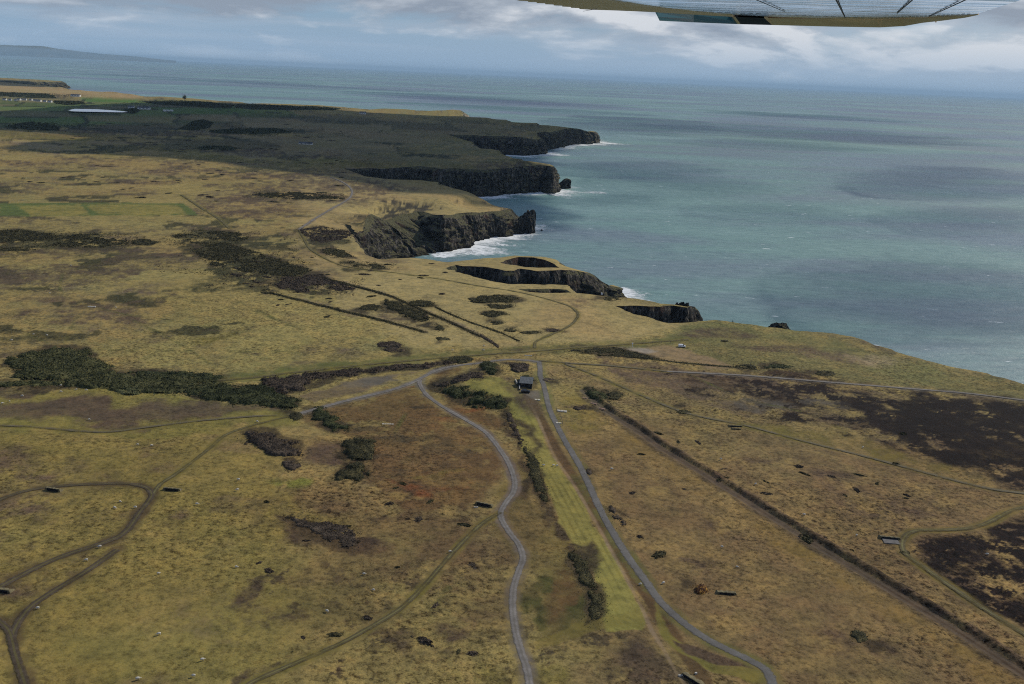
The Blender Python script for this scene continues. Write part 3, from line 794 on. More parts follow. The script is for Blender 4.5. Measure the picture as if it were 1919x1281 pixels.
# centre-right low scrub between gravel road and strip
blend(wv([0.13, 0.115, 0.048]), poly_mask([(965,820),(985,850),(1030,935),(1100,1090),(1130,1190),(1010,1200),(985,1100),(985,1040),(955,960),(975,900)], 12) * 0.85, 0.45)
blend(T_RUST * 0.9, ell_mask(1050,1120,40,60, 0, .6) * 0.8, 0.4)
blend(T_DKGRN, np.maximum(ell_mask(1000,1110,26,60, 0, .6), ell_mask(1085,1155,38,30, 0, .6)) * sstep(0.42, 0.56, N8) * 0.95)
blend(T_DARK * 1.3, poly_mask([(1075,1020),(1100,1050),(1120,1110),(1128,1180),(1105,1180),(1098,1110),(1060,1050)], 8, SU, SV) * 0.95, 0.8)
blend(T_DARK * 1.2, line_mask([(950,780),(962,815),(985,850),(1012,900),(1022,945),(1040,985),(1075,1030)], 5.5, 0.8) * sstep(0.3, 0.5, N8), 0.9)
blend(T_DARK * 1.6, poly_mask([(1000,1205),(1230,1200),(1300,1300),(980,1300)], 30) * sstep(0.49, 0.60, fbm(gx / 10, gy / 10, 6, 211, .75)), 0.9)
blend(T_BRN * 0.9, ell_mask(1225,1265,45,50,-30,.6) * 0.8, 0.8)
blend(T_LIME, poly_mask(STRIP, 4, SU, SV), 0.35)
blend(T_GRN * 0.9, poly_mask([(1010,1190),(1130,1175),(1215,1160),(1225,1190),(1120,1205),(1010,1215)], 6) * 0.8, 0.2)
# mown lines along the strip
sd = line_mask([(960,712),(1010,800),(1060,880),(1135,1010),(1215,1150)], 60, raw=True)
st_m = poly_mask(STRIP, 4, SU, SV)
blend(T_LIME * 0.74, st_m * sstep(0.1, 0.9, np.sin(sd * 2 * math.pi / 2.3 + N25 * 4)) * 0.75 * sstep(600, 250, dd))
# dug ground by the road
blend(wv([0.085, 0.062, 0.036]), line_mask([(990,745),(1012,780),(1046,848),(1084,906),(1106,945),(1132,990),(1170,1048),(1206,1108),(1240,1160),(1290,1235),(1330,1290)], 4.2, 0.4), 0.4)
blend(T_DKGRN * 1.35, line_mask([(1075,890),(1120,965),(1165,1040),(1205,1098),(1240,1145)], 3.0, 0.9) * 0.7, 0.3)
blend(T_GRN * wv([0.85, 0.92, 0.9]), poly_mask([(1215,1105),(1260,1165),(1330,1210),(1420,1255),(1400,1290),(1340,1270),(1285,1220),(1240,1160)], 6) * 0.9, 0.2)
blend(T_BRN * 0.85, poly_mask([(1285,1193),(1310,1192),(1370,1225),(1395,1248),(1350,1245),(1300,1222)], 6), 0.6)
blend(T_PALE * 0.75, line_mask([(975,718),(988,747),(1003,772),(1040,858),(1073,904),(1095,940),(1119,982),(1165,1067),(1201,1135),(1222,1183),(1246,1221),(1264,1254),(1290,1290)], 1.2, 0.5) * 0.85, 0.2)
blend(T_BRN * 0.9, line_mask([(905,690),(960,712),(985,745),(1000,770)], 12, 0.5) * 0.7)
blend(T_GREY * 0.95, ell_mask(1005,738,20,8, 6, .4, SU, SV) * 0.9, 0.05)
# east of the road
blend(T_GRN * 0.95, poly_mask([(1040,720),(1090,722),(1180,790),(1140,800),(1060,830),(1040,780)], 14) * 0.6, 0.35)
blend(T_RUST * 1.1, poly_mask([(1080,745),(1110,752),(1150,785),(1130,792),(1090,770)], 8) * 0.85, 0.3)
# long straight ditch: mown verge, then dark bank, then its grey floor
X0, Y0, _ = ground_at(*np.array(STRAIGHT, float).T)
verge = [(x - 30 - (y - 728) * 0.05, y + 8) for x, y in STRAIGHT]
BANK = [(x + 4 + (y - 728) * 0.006, y - 1 - (y - 728) * .003) for x, y in STRAIGHT]
PATH = [(x - 6 - (y - 728) * 0.010, y + 2 + (y - 728) * .006) for x, y in STRAIGHT]
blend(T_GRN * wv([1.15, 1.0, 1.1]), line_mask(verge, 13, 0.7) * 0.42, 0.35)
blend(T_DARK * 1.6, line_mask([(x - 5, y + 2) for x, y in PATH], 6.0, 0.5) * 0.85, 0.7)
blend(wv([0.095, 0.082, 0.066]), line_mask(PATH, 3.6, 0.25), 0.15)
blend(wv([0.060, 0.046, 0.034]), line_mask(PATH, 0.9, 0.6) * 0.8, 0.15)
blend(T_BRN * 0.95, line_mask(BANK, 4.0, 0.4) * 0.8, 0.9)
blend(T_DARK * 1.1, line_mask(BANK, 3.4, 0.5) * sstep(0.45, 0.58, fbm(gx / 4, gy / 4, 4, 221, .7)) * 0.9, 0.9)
# burnt heather on the right
burn = [([(1620,742),(1700,738),(1820,742),(1919,752),(2300,800),(2300,960),(1919,915),(1840,885),(1740,860),(1690,835),(1640,800),(1600,770)], 30, 0.468),
        ([(1702,1010),(1760,998),(1850,992),(1919,960),(2300,960),(2300,1300),(1919,1170),(1830,1120),(1760,1080),(1720,1050)], 12, 0.435),
        ([(1550,790),(1640,800),(1700,815),(1760,850),(1680,845),(1600,825)], 22, 0.50),
        ([(1380,705),(1500,700),(1680,735),(1700,790),(1560,800),(1430,770),(1350,735)], 30, 0.545)]
for pts, so, th in burn:
    blend(T_BRN * 0.85, poly_mask(pts, so + 18) * 0.45, 0.8)
HOL = sstep(0.40, 0.52, fbm(gx / 5.5, gy / 7, 5, 331, .75))
for pts, so, th in burn:
    f_ = sstep(th - 0.02, th + 0.02, fbm(gx / 30, gy / 24, 7, 91, 0.80))
    blend(T_BURN * 1.3, poly_mask(pts, so + 8) * f_ * (0.55 + 0.45 * HOL), 0.9)
blend(T_BURN, poly_mask([(1720,752),(1919,762),(2300,810),(2300,940),(1919,908),(1800,872),(1690,842),(1680,800)], 16) * sstep(0.34, 0.44, fbm(gx / 20, gy / 20, 6, 93, .75)) * 0.95, 0.6)
for (x, y, a, b) in ((1340,712,70,9),(1290,735,50,10),(1420,735,80,12),(1500,755,70,12),(1480,705,110,6),(1560,720,70,8),(1580,800,60,10),(1180,690,30,5),(1240,700,22,4)):
    blend(T_DARK * wv([0.95, 0.8, 0.85]), ell_mask(x, y, a, b, 5, .7) * sstep(0.46, 0.56, N25 * 0.6 + N8 * 0.4), 0.8)
blend(T_GREY * 0.75, np.maximum(ell_mask(1430,765,70,12, 5), ell_mask(1560,762,50,9, 5)) * 0.7, 0.3)
blend(T_GRN * 0.85, poly_mask([(1380,790),(1560,800),(1700,850),(1860,890),(1860,905),(1650,862),(1500,826),(1380,805)], 12) * 0.6, 0.3)
blend(T_BURN * 1.6, poly_mask([(1150,685),(1400,700),(1620,735),(1700,800),(1560,820),(1380,770),(1200,715)], 20) * sstep(0.545, 0.60, fbm(gx / 13, gy / 16, 6, 201, .72)) * 0.9, 0.7)
T_ROCKY = wv([0.045, 0.042, 0.038])
for (x, y, a, b, g_) in ((755,382,34,9,6),(778,389,36,12,14),(735,396,44,9,0),(700,405,36,8,0),(802,388,26,9,10),(925,378,26,5,0),(940,384,18,7,0),(895,372,14,3,0),(945,392,14,8,0),(1100,512,14,8,0),(870,378,12,3,0)):
    blend(T_ROCKY, ell_mask(x, y, a, b, g_, .8) * sstep(0.40, 0.50, fbm(gx / 7, gy / 22, 5, 361, .7)) * 0.95, 0.6)
# the two diagonal hedge banks are straight dark lines
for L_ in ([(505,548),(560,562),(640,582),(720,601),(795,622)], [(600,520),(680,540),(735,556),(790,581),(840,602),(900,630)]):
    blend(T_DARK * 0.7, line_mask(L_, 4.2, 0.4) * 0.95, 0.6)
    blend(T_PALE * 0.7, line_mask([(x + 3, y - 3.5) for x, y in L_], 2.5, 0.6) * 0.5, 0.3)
# named patches of heath and moor grass: (x, y, rx, ry, angle, strength)
for (x, y, a, b, g, s_) in [(205,518,52,7,0,.9),(60,512,110,10,0,.6),(30,520,40,9,0,.9),(90,528,28,5,0,.8),(150,534,30,5,0,.8),(60,590,30,8,0,.6),(200,600,70,8,0,.45),(130,597,26,5,0,.7),
        (480,662,18,3,0,.9),(230,435,330,14,0,.25),(360,700,60,9,0,.9),(1500,560,1,1,0,0),(1420,1065,10,1,0,0),(1310,1065,1,1,0,0),(1330,1070,42,9,8,.8),(1520,1180,60,28,15,.6),(1625,1195,36,20,15,.7),(1560,1165,40,16,0,.5),
        (1120,590,60,7,0,.0),(1060,568,40,6,0,.6),(1120,565,60,10,0,.5),(1000,662,60,6,-2,.4),(1450,870,40,10,5,.4),(1560,905,60,12,6,.45),(1640,940,70,18,8,.5),(1700,960,60,12,6,.55),(1380,1000,50,12,10,.35),
        (640,345,130,22,4,.75),(520,330,70,10,0,.6),(450,372,90,10,3,.8),(640,372,90,14,3,.55),(470,400,60,10,0,.5),(700,350,80,10,4,.5),(600,455,60,20,0,.55),(430,395,60,12,10,.6),(1255,440,1,1,0,0),
        (20,345,60,8,3,.6),(60,415,90,6,0,.4),(250,360,70,8,0,.35),(1060,760,22,5,0,.8),(700,360,40,8,8,.4),(1130,905,40,14,12,.0),(1110,905,34,8,10,.5),(1340,730,36,8,0,.5),
        (1210,880,1,1,0,0),(700,480,60,8,6,.5),(580,505,60,12,6,.6),(420,440,90,14,8,.6),(660,610,26,5,0,.0),(890,855,1,1,0,0),(560,560,50,5,6,.35),(770,600,40,10,20,.5),(700,590,60,16,14,.35)]:
    if s_: blend(T_BRN * 0.92, ell_mask(x, y, a, b, g, .7) * sstep(0.25, 0.5, N25 * 0.5 + N8 * 0.5) * s_)
# dark gorse-covered sweep left of centre
for pts in [[(0,432),(60,430),(110,440),(180,437),(240,452),(240,462),(120,465),(0,462)], [(325,438),(400,428),(450,440),(560,458),(560,470),(470,468),(560,505),(640,530),(660,548),(560,548),(470,530),(400,508),(380,478),(330,470)],
            [(560,430),(640,432),(640,455),(600,468),(575,452)], [(615,480),(680,498),(700,505),(640,500)]]:
    blend(T_GORSE * 1.1, poly_mask(pts, 8) * sstep(0.30, 0.44, N25 * .5 + N8 * .5) * 0.95, 0.9)
blend(T_GRN * 0.75, ell_mask(395,634,45,8, 3, .7) * 0.7)
# tracks trodden by stock
for pts in [[(168,575),(130,555),(112,540),(118,512)], [(168,575),(140,600),(120,645)], [(180,575),(240,590),(320,600),(470,626)], [(30,610),(60,630),(90,642)], [(250,600),(330,640),(400,685)], [(430,565),(520,600),(600,630)], [(380,545),(460,570),(540,610)], [(0,655),(300,656),(560,660)],
            [(1290,700),(1390,745),(1500,770)], [(840,1100),(800,1160)], [(760,775),(745,800),(740,812)]]:
    blend(T_DKGRN * 1.1, line_mask(smooth_pts(pts, 4), 1.6 + 0.4, 0.6) * 0.45)
# distant fields
FARF = [([(0,380),(345,380),(372,403),(0,405)], wv([0.078, 0.104, 0.038]), 2.0, 1), ([(30,385),(150,383),(170,403),(60,404)], wv([0.19, 0.165, 0.06]), 4, .85), ([(160,383),(330,383),(350,402),(190,403)], wv([0.19, 0.165, 0.06]), 5, .85),
        ([(-100,192),(250,190),(440,200),(480,212),(300,222),(100,224),(-100,236)], wv([0.075, 0.105, 0.042]), 5, .9), ([(-60,197),(130,198),(120,212),(-60,216)], T_FIELD, 2, .9), ([(150,183),(260,186),(250,191),(150,190)], T_FIELD * 1.2, 2, .9),
        ([(255,206),(330,208),(340,214),(250,213)], T_FIELD * 1.1, 1.5, 1), ([(100,216),(300,216),(420,224),(350,236),(100,228)], wv([0.10, 0.125, 0.05]), 5, .8), ([(330,196),(460,205),(520,215),(420,218)], wv([0.05, 0.07, 0.03]), 5, .8),
        ([(250,194),(340,192),(420,200),(330,203)], wv([0.045, 0.06, 0.03]), 3, .7),
        ([(450,212),(900,230),(1050,240),(860,258),(640,262),(450,235)], wv([0.145, 0.125, 0.075]), 10, .8), ([(640,262),(850,262),(970,300),(800,310),(640,300)], wv([0.125, 0.12, 0.07]), 8, .6),
        ([(-100,147),(120,166),(265,176),(262,184),(190,182),(60,178),(-100,172)], wv([0.27, 0.21, 0.12]), 4, .95), ([(-100,172),(60,177),(110,184),(60,190),(-100,188)], wv([0.09, 0.09, 0.055]), 3, .8)]
for pts, c_, so, s_ in FARF: blend(c_, poly_mask(pts, so, SU, SV) * s_, 0.3)
blend(T_BRN * 0.9, ell_mask(90,178,70,3, 2, .6) * 0.6)
for (x, y, a, b) in ((60,226,50,3),(110,236,60,5),(25,238,28,4),(270,232,40,2.5),(325,240,46,2.5),(420,236,26,5),(475,243,60,4),(560,246,40,4),(430,258,40,3),(408,277,40,3.5),(240,248,40,2),(130,187,26,4),(300,190,40,3),(480,224,60,3),(560,218,50,4),(640,228,70,3),(720,268,40,3),(790,290,60,4),(680,282,60,4)):
    blend(wv([0.022, 0.030, 0.020]), ell_mask(x, y, a, b, 3, .7) * sstep(0.3, 0.46, N25) * 0.9)
blend(wv([0.20, 0.17, 0.10]), ell_mask(750,248,36,1.6, 4, .6) * 0.8)
# small hedged fields of the far farmland
fx_, fy_ = gx * 0.94 + gy * 0.34, -gx * 0.34 + gy * 0.94
fx_ = fx_ + (fbm(gx / 300, gy / 300, 2, 371) - .5) * 160; fy_ = fy_ + (fbm(gx / 300, gy / 300, 2, 372) - .5) * 200
hf = hash2(np.floor(fx_ / 190), np.floor(fy_ / 260 + 0.5 * np.floor(fx_ / 190)), 9)
ex = np.abs(fx_ / 190 - np.round(fx_ / 190)) * 190; ey = np.abs((fy_ / 260 + 0.5 * np.floor(fx_ / 190)) - np.round(fy_ / 260 + 0.5 * np.floor(fx_ / 190))) * 260
FM = poly_mask([(-200,186),(260,184),(430,192),(560,204),(560,226),(300,232),(-200,244)], 8)
for k_, c_ in enumerate([wv([0.06, 0.12, 0.03]), wv([0.10, 0.13, 0.05]), wv([0.15, 0.13, 0.07]), wv([0.05, 0.085, 0.03]), wv([0.12, 0.10, 0.065])]):
    blend(c_, FM * ((hf >= k_ / 5) & (hf < (k_ + 1) / 5)) * 0.7, 0.2, 0)
blend(wv([0.02, 0.028, 0.016]), FM * np.maximum(ex < 6, ey < 9) * 0.85, 0.4, 0)
FM2 = poly_mask([(420,212),(900,224),(1040,236),(880,262),(640,300),(300,285),(60,262),(200,232)], 12)
blend(wv([0.03, 0.034, 0.02]), FM2 * np.maximum(ex < 4, ey < 6) * (NP2 > 0.47) * 0.8, 0.4, 0)
blend(wv([0.19, 0.16, 0.10]), FM2 * (hf > 0.72) * 0.55, 0.3, 0)
blend(wv([0.06, 0.06, 0.04]), FM2 * (hf < 0.22) * 0.6, 0.3, 0)
blend(wv([0.028, 0.036, 0.022]), line_mask([(440,231),(520,233),(640,237)], 6, .5) * 0.8)
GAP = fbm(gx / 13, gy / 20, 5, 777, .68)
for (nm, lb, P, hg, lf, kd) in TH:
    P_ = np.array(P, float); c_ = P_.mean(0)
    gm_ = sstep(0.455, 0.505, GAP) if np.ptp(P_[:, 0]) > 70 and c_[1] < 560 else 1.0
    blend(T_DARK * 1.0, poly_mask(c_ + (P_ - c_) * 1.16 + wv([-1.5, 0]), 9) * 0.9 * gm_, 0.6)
# slivers of rock and turf along the cliff top
rim_all = np.concatenate([r_[0][::3] for r_ in rims])

# suppress tussocks on the roads, wear their edges
road_dist = np.full(len(gx), 1e9)
for (nm, pts, wd_, kd) in ROADS:
    sp = smooth_pts(pts, 5)
    dl = line_mask(sp, wd_, raw=True)
    road_dist = np.minimum(road_dist, dl - wd_ / 2)
    near = 1 - sstep(0, wd_ * 0.8, dl - wd_ / 2)
    blend({'tar': T_DKGRN * 1.6, 'gravel': T_GREY * 1.1, 'track': T_GRN * 0.85, 'mud': wv([0.075, 0.06, 0.035]), 'faint': T_GRN * 0.8}[kd], near * 0.6, 0.2)
flat = sstep(0.0, 2.5, road_dist)
TU = TU * (0.15 + 0.85 * flat) * np.clip(0.25 + 1.7 * (fbm(gx / 48, gy / 48, 4, 321, .6) - 0.10), 0.55, 1.2)

# fine relief of the turf: hummocks, kept off the roads and the rim
gz = gz + flat * (~is_rim) * TU * ((noi(2.4, 71, 2) - 0.45) * 0.5 + (noi(9, 72, 2) - 0.5) * 0.6) * sstep(1500, 500, dd)
bk = line_mask(BANK, 2.4, 0.8) * (0.7 + 0.6 * noi(6, 231, 3)) * (~is_rim)
gz = gz + 0.8 * bk - 0.5 * line_mask([(x, y) for x, y in PATH], 4.5, 0.5) * (~is_rim)

LUM = 0.84 + 0.36 * fbm(gx / 42, gy / 42, 6, 301, .62)
TU = TU * (1 - 0.45 * sstep(700, 430, GV))
# the inland turf is browner and more heathery than the grazed coast
INL = sstep(690, 860, GV) * (1 - st_m) * (1 - 0.7 * sstep(620, 380, GU))
C = C * (1 - INL[:, None] * wv([0.08, 0.13, 0.12]))
C = C + (wv([0.092, 0.066, 0.040]) - C) * (0.55 * INL * ell_mask(840, 1010, 300, 240, 0, .9) * sstep(0.40, 0.58, fbm(gx / 24, gy / 24, 6, 401, .68)))[:, None]
RUS = sstep(0.45, 0.62, fbm(gx / 120, gy / 110, 5, 311, .6))
C = C * (LUM[:, None] * (1 + RUS[:, None] * wv([0.03, -0.04, -0.02]))) * wv([1.20, 1.15, 0.92])                     # spring-dry turf holds little blue
gv = np.stack([gx, gy, gz], 1)
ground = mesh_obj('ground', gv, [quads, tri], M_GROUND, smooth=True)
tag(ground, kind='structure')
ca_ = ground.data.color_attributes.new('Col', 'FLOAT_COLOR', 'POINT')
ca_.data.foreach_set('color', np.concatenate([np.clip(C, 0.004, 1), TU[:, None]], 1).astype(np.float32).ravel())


def zmesh(x, y):
    return height(x, y)


# ---------------------------------------------------------------- cliffs
def cliff(rm, sign, rows, seed):
    xy, bat, surf, s, outer, zbot = rm
    n = len(xy)
    k = 5
    pad = np.concatenate([xy[-k:], xy, xy[:k]]) if not outer else np.concatenate([np.repeat(xy[:1], k, 0), xy, np.repeat(xy[-1:], k, 0)])
    ker = np.ones(2 * k - 1) / (2 * k - 1)
    tan = pad[2 * k:] - pad[:-2 * k]
    tan /= (np.hypot(tan[:, 0], tan[:, 1])[:, None] + 1e-9)
    nrm = np.stack([tan[:, 1], -tan[:, 0]], 1) * sign
    zt = height(xy[:, 0], xy[:, 1])
    zb = zbot if zbot else -2.0
    d = np.hypot(xy[:, 0], xy[:, 1])
    V = np.zeros((rows + 1, n, 3))
    for r_ in range(rows + 1):
        t = r_ / rows
        z = zt + (zb - zt) * t
        w1 = min(1, t * 3.0)
        ridge = (1 - np.abs(2 * fbm(s / 11 + 0.8 * t, s * 0 + t * 1.6, 4, seed) - 1)) - 0.62
        fine = fbm(s / 3.1, s * 0 + t * 9, 3, seed + 5) - 0.5
        ledge = (fbm(s / 30, s * 0 + t * 7, 2, seed + 8) - 0.5) * math.sin(math.pi * min(1, t * 1.2))
        amp = np.minimum(bat * 0.9, 7) * (0.5 + d / 2500)
        gul = (fbm(s / 26 + 0.5 * t, s * 0 + 3, 3, seed + 14) - 0.5) * np.minimum(bat, 18) * 1.8
        iso = 1 - np.abs(2 * fbm(s / 7.5 + 31, z / 6.0, 4, seed + 21, 0.6) - 1)
        crag = fbm(s / 3.2 + 3, z / 2.6, 3, seed + 25, 0.6) - 0.5
        blk_ = np.floor(fbm(s / 5.0, z / 40.0, 2, seed + 27) * 7) / 7 - 0.45
        big = 0.6 + d / 1400
        rib = 1 - np.abs(2 * fbm((s + 34 * t * (bat > 20)) / 21, z / 160.0, 3, seed + 33, 0.55) - 1)
        sh = sstep(0, 0.10, t) * np.minimum(bat, 8) * 0.35 * (0.3 + 1.2 * fbm(s / 40, s * 0 + 5, 2, seed + 28))
        off = sh + bat * (t ** 0.85) + w1 * (ridge * amp * 1.5 + fine * amp * 0.5 + ledge * amp * 0.5 + gul + ((iso - 0.75) * 3.0 + crag * 2.6 + blk_ * 2.0) * big + (rib - 0.7) * np.clip(bat, 5, 40) * 0.42)
        V[r_, :, 0] = xy[:, 0] + nrm[:, 0] * off
        V[r_, :, 1] = xy[:, 1] + nrm[:, 1] * off
        V[r_, :, 2] = z
    idx = np.arange((rows + 1) * n).reshape(rows + 1, n)
    a = idx[:-1, :-1].ravel(); b = idx[:-1, 1:].ravel(); c = idx[1:, 1:].ravel(); dd_ = idx[1:, :-1].ravel()
    q = [np.stack([a, b, c, dd_], 1)]
    if not outer:
        q.append(np.stack([idx[:-1, -1], idx[:-1, 0], idx[1:, 0], idx[1:, -1]], 1))
    return V.reshape(-1, 3), q, V[-1], nrm


def poly_area(xy): return 0.5 * np.sum(xy[:, 0] * np.roll(xy[:, 1], -1) - np.roll(xy[:, 0], -1) * xy[:, 1])


outer_area = poly_area(np.vstack([rims[0][0], [(-9000, 0), (0, -500), (9000, 0)]]))
sg0 = 1 if outer_area > 0 else -1
VV, QQ, off_ = [], [], 0
bases = []
for k, rm in enumerate(rims):
    if k == 0: sg = sg0
    else: sg = -1 if poly_area(rm[0]) > 0 else 1
    v_, q_, base, nrm = cliff(rm, sg, 34 if k != 2 else 12, 200 + 7 * k)
    VV.append(v_); QQ += [x + off_ for x in q_]; off_ += len(v_)
    bases.append((base, nrm, rm[2], rm[3]))
cl_o = mesh_obj('sea_cliff', np.concatenate(VV), QQ, M_ROCK)
tag(cl_o, kind='structure')
cvx = np.concatenate(VV)
cu_, cv_ = project(cvx[:, 0], cvx[:, 1], cvx[:, 2])
pa_t = cl_o.data.attributes.new('pale', 'FLOAT', 'POINT')
pa_t.data.foreach_set('value', ((np.hypot(cvx[:, 0], cvx[:, 1]) > 3600) & (cu_ > 740) & (cu_ < 880) & (cv_ < 221)).astype(np.float32))
# floor of the small sink hole
hx, hy = rims[2][0][:, 0], rims[2][0][:, 1]
fl = [(x, y, 40 - HOLE2_DEPTH + .3) for x, y in zip(hx, hy)]
cx_, cy_ = hx.mean(), hy.mean()
fl = [(cx_ + (x - cx_) * 1.25, cy_ + (y - cy_) * 1.6, z) for x, y, z in fl]
o_ = mesh_obj('sinkhole_floor', fl, [tuple(range(len(fl)))], M_ROCK)
tag(o_, kind='structure')

# ---------------------------------------------------------------- sea
def mat_sea():
    mt, t = material('sea_water', 0.30, None, 0.5)
    pos = t.n('ShaderNodeNewGeometry').outputs['Position']
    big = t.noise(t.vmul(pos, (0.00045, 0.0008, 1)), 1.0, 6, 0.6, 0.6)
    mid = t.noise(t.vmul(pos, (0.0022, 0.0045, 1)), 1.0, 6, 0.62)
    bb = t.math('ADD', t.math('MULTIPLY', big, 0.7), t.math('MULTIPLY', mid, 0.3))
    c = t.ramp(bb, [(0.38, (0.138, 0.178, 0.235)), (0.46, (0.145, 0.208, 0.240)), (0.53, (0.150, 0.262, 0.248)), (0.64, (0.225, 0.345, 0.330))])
    # the ramp's slate patches paint in cloud shade; teal is the water's own
    py = t.n('ShaderNodeSeparateXYZ', inp={0: pos})
    chop = t.noise(t.vmul(pos, (0.045, 0.095, 1)), 1.0, 7, 0.74)
    c = t.vmul(c, t.ramp(chop, [(0.36, (0.74, 0.78, 0.83)), (0.5, (1.0, 1.0, 1.0)), (0.66, (1.20, 1.16, 1.14))]))
    cap = t.noise(t.vmul(pos, (0.045, 0.13, 1)), 1.0, 3, 0.62)
    sel = t.noise(t.vmul(pos, (0.004, 0.008, 1)), 1.0, 2, 0.5)
    capm = t.ramp(t.math('ADD', cap, t.math('MULTIPLY', sel, 0.12)), [(0.745, (0, 0, 0)), (0.785, (1, 1, 1))])
    c = t.mix(capm, c, (0.75, 0.8, 0.8))
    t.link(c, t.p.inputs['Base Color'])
    t.p.inputs['IOR'].default_value = 1.33
    t.link(t.ramp(t.noise(t.vmul(pos, (0.0006, 0.0016, 1)), 1.0, 5, 0.6, 0.5), [(0.4, (0.34,) * 3), (0.6, (0.60,) * 3)]), t.p.inputs['Roughness'])
    hh = t.math('ADD', t.math('MULTIPLY', chop, 1.0), t.math('MULTIPLY', t.noise(t.vmul(pos, (0.02, 0.05, 1)), 1.0, 3, 0.5), 1.5))
    t.link(t.n('ShaderNodeBump', inp={'Strength': 1.0, 'Distance': 1.3, 'Height': hh}).outputs[0], t.p.inputs['Normal'])
    return mt


M_SEA = mat_sea()
na = 64
sv, sf = [(0, 0, 0)], []
for r_ in (2500, 10000, 40000, 150000):
    for k in range(na):
        sv.append((math.sin(2 * math.pi * k / na) * r_, math.cos(2 * math.pi * k / na) * r_, 0))
for k in range(na):
    sf.append((0, 1 + (k + 1) % na, 1 + k))
    for q in range(3):
        a = 1 + q * na
        sf.append((a + k, a + (k + 1) % na, a + na + (k + 1) % na, a + na + k))
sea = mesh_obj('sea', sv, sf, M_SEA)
tag(sea, kind='structure')

# surf: thin sheets of broken water lapping out from the foot of the cliffs
def mat_foam():
    mt, t = material('surf_foam', 0.7, (0.86, 0.89, 0.9), 0.3)
    pos = t.n('ShaderNodeNewGeometry').outputs['Position']
    at = t.n('ShaderNodeAttribute', attribute_name='foam').outputs['Fac']
    n = t.noise(t.vmul(pos, (0.13, 0.13, 1)), 1.0, 8, 0.8, 1.2)
    n2 = t.noise(t.vmul(pos, (0.02, 0.03, 1)), 1.0, 3, 0.5)
    v = t.math('ADD', at, t.math('ADD', t.math('MULTIPLY', t.math('SUBTRACT', n, 0.5), 3.0), t.math('MULTIPLY', t.math('SUBTRACT', n2, 0.5), 1.4)))
    a = t.ramp(v, [(0.30, (0, 0, 0)), (0.95, (0.95, 0.95, 0.95))])
    tr = t.n('ShaderNodeBsdfTransparent')
    mx = t.n('ShaderNodeMixShader', inp={0: a, 1: tr.outputs[0], 2: t.p.outputs[0]})
    t.link(mx.outputs[0], t.out.inputs[0])
    return mt


M_FOAM = mat_foam()
base, nrm, surf, s_ = bases[0]
rows = 6
n = len(base)
d_ = np.hypot(base[:, 0], base[:, 1])
wid = (10 + d_ * 0.022) * surf * (0.5 + 1.1 * fbm(s_ / 40, s_ * 0, 3, 300))
FV = np.zeros((rows + 1, n, 3)); FA = np.zeros((rows + 1, n))
ks = 15
sm = np.stack([np.convolve(np.pad(nrm[:, q], ks, mode='edge'), np.ones(2 * ks + 1) / (2 * ks + 1), 'valid') for q in range(2)], 1)
sm /= np.hypot(sm[:, 0], sm[:, 1])[:, None] + 1e-6
for r_ in range(rows + 1):
    t = r_ / rows
    FV[r_, :, :2] = base[:, :2] + sm * (wid * t * 1.4 - 3)[:, None]
    FV[r_, :, 2] = 0.12
    FA[r_] = np.clip(surf * 1.3, 0, 1) * (1.15 - 1.25 * t)
act = surf > 0.15
idx = np.arange((rows + 1) * n).reshape(rows + 1, n)
seg = np.nonzero(act[:-1] & act[1:])[0]
q = np.concatenate([np.stack([idx[r_, seg], idx[r_, seg + 1], idx[r_ + 1, seg + 1], idx[r_ + 1, seg]], 1) for r_ in range(rows)])
fo = mesh_obj('surf', FV.reshape(-1, 3), [q], M_FOAM)
tag(fo, 'white surf breaking along the foot of the dark cliffs', 'surf', kind='stuff')
fa = fo.data.attributes.new('foam', 'FLOAT', 'POINT'); fa.data.foreach_set('value', FA.ravel().astype(np.float32))
# drifting foam patches off the rocks
pv_, pf_, pa_ = [], [], []
for (u, v, ru, rv, st_, ang) in [(848,466,46,13,.85,0),(832,477,34,8,1.0,0),(900,441,78,5,.85,0),(868,450,44,7,.7,0),(985,434,30,6,.65,0),(1010,430,24,3,.45,0),(1165,545,26,10,.95,0),(1180,548,18,8,.6,0),(1060,351,36,4,.55,0),(1115,360,36,3.0,.60,5),(1000,357,60,2.6,.5,0),(1035,270,30,1.6,.5,0),(930,277,40,1.8,.45,0),(1120,262,16,1.5,.5,0)]:
    c0 = len(pv_)
    z = 0.16 + 0.03 * (len(pa_) % 5)
    x, y = unproj(u, v, 0)
    pv_.append((float(x), float(y), z)); pa_.append(st_)
    for ring, rr in ((1, .6), (2, 1.0)):
        for k in range(20):
            a = 2 * math.pi * k / 20
            x, y = unproj(u + math.cos(a) * ru * rr, v + math.sin(a) * rv * rr + math.cos(a) * ru * rr * math.tan(R(ang)), 0)
            pv_.append((float(x), float(y), z)); pa_.append(st_ * (0.85 if ring == 1 else -0.4))
    for k in range(20):
        pf_.append((c0, c0 + 1 + k, c0 + 1 + (k + 1) % 20))
        pf_.append((c0 + 1 + k, c0 + 21 + k, c0 + 21 + (k + 1) % 20, c0 + 1 + (k + 1) % 20))
fo2 = mesh_obj('drifting_foam', pv_, pf_, M_FOAM)
tag(fo2, 'patches of white foam drifting off the rocks on the green sea', 'foam', kind='stuff')
fa = fo2.data.attributes.new('foam', 'FLOAT', 'POINT'); fa.data.foreach_set('value', np.array(pa_, np.float32))

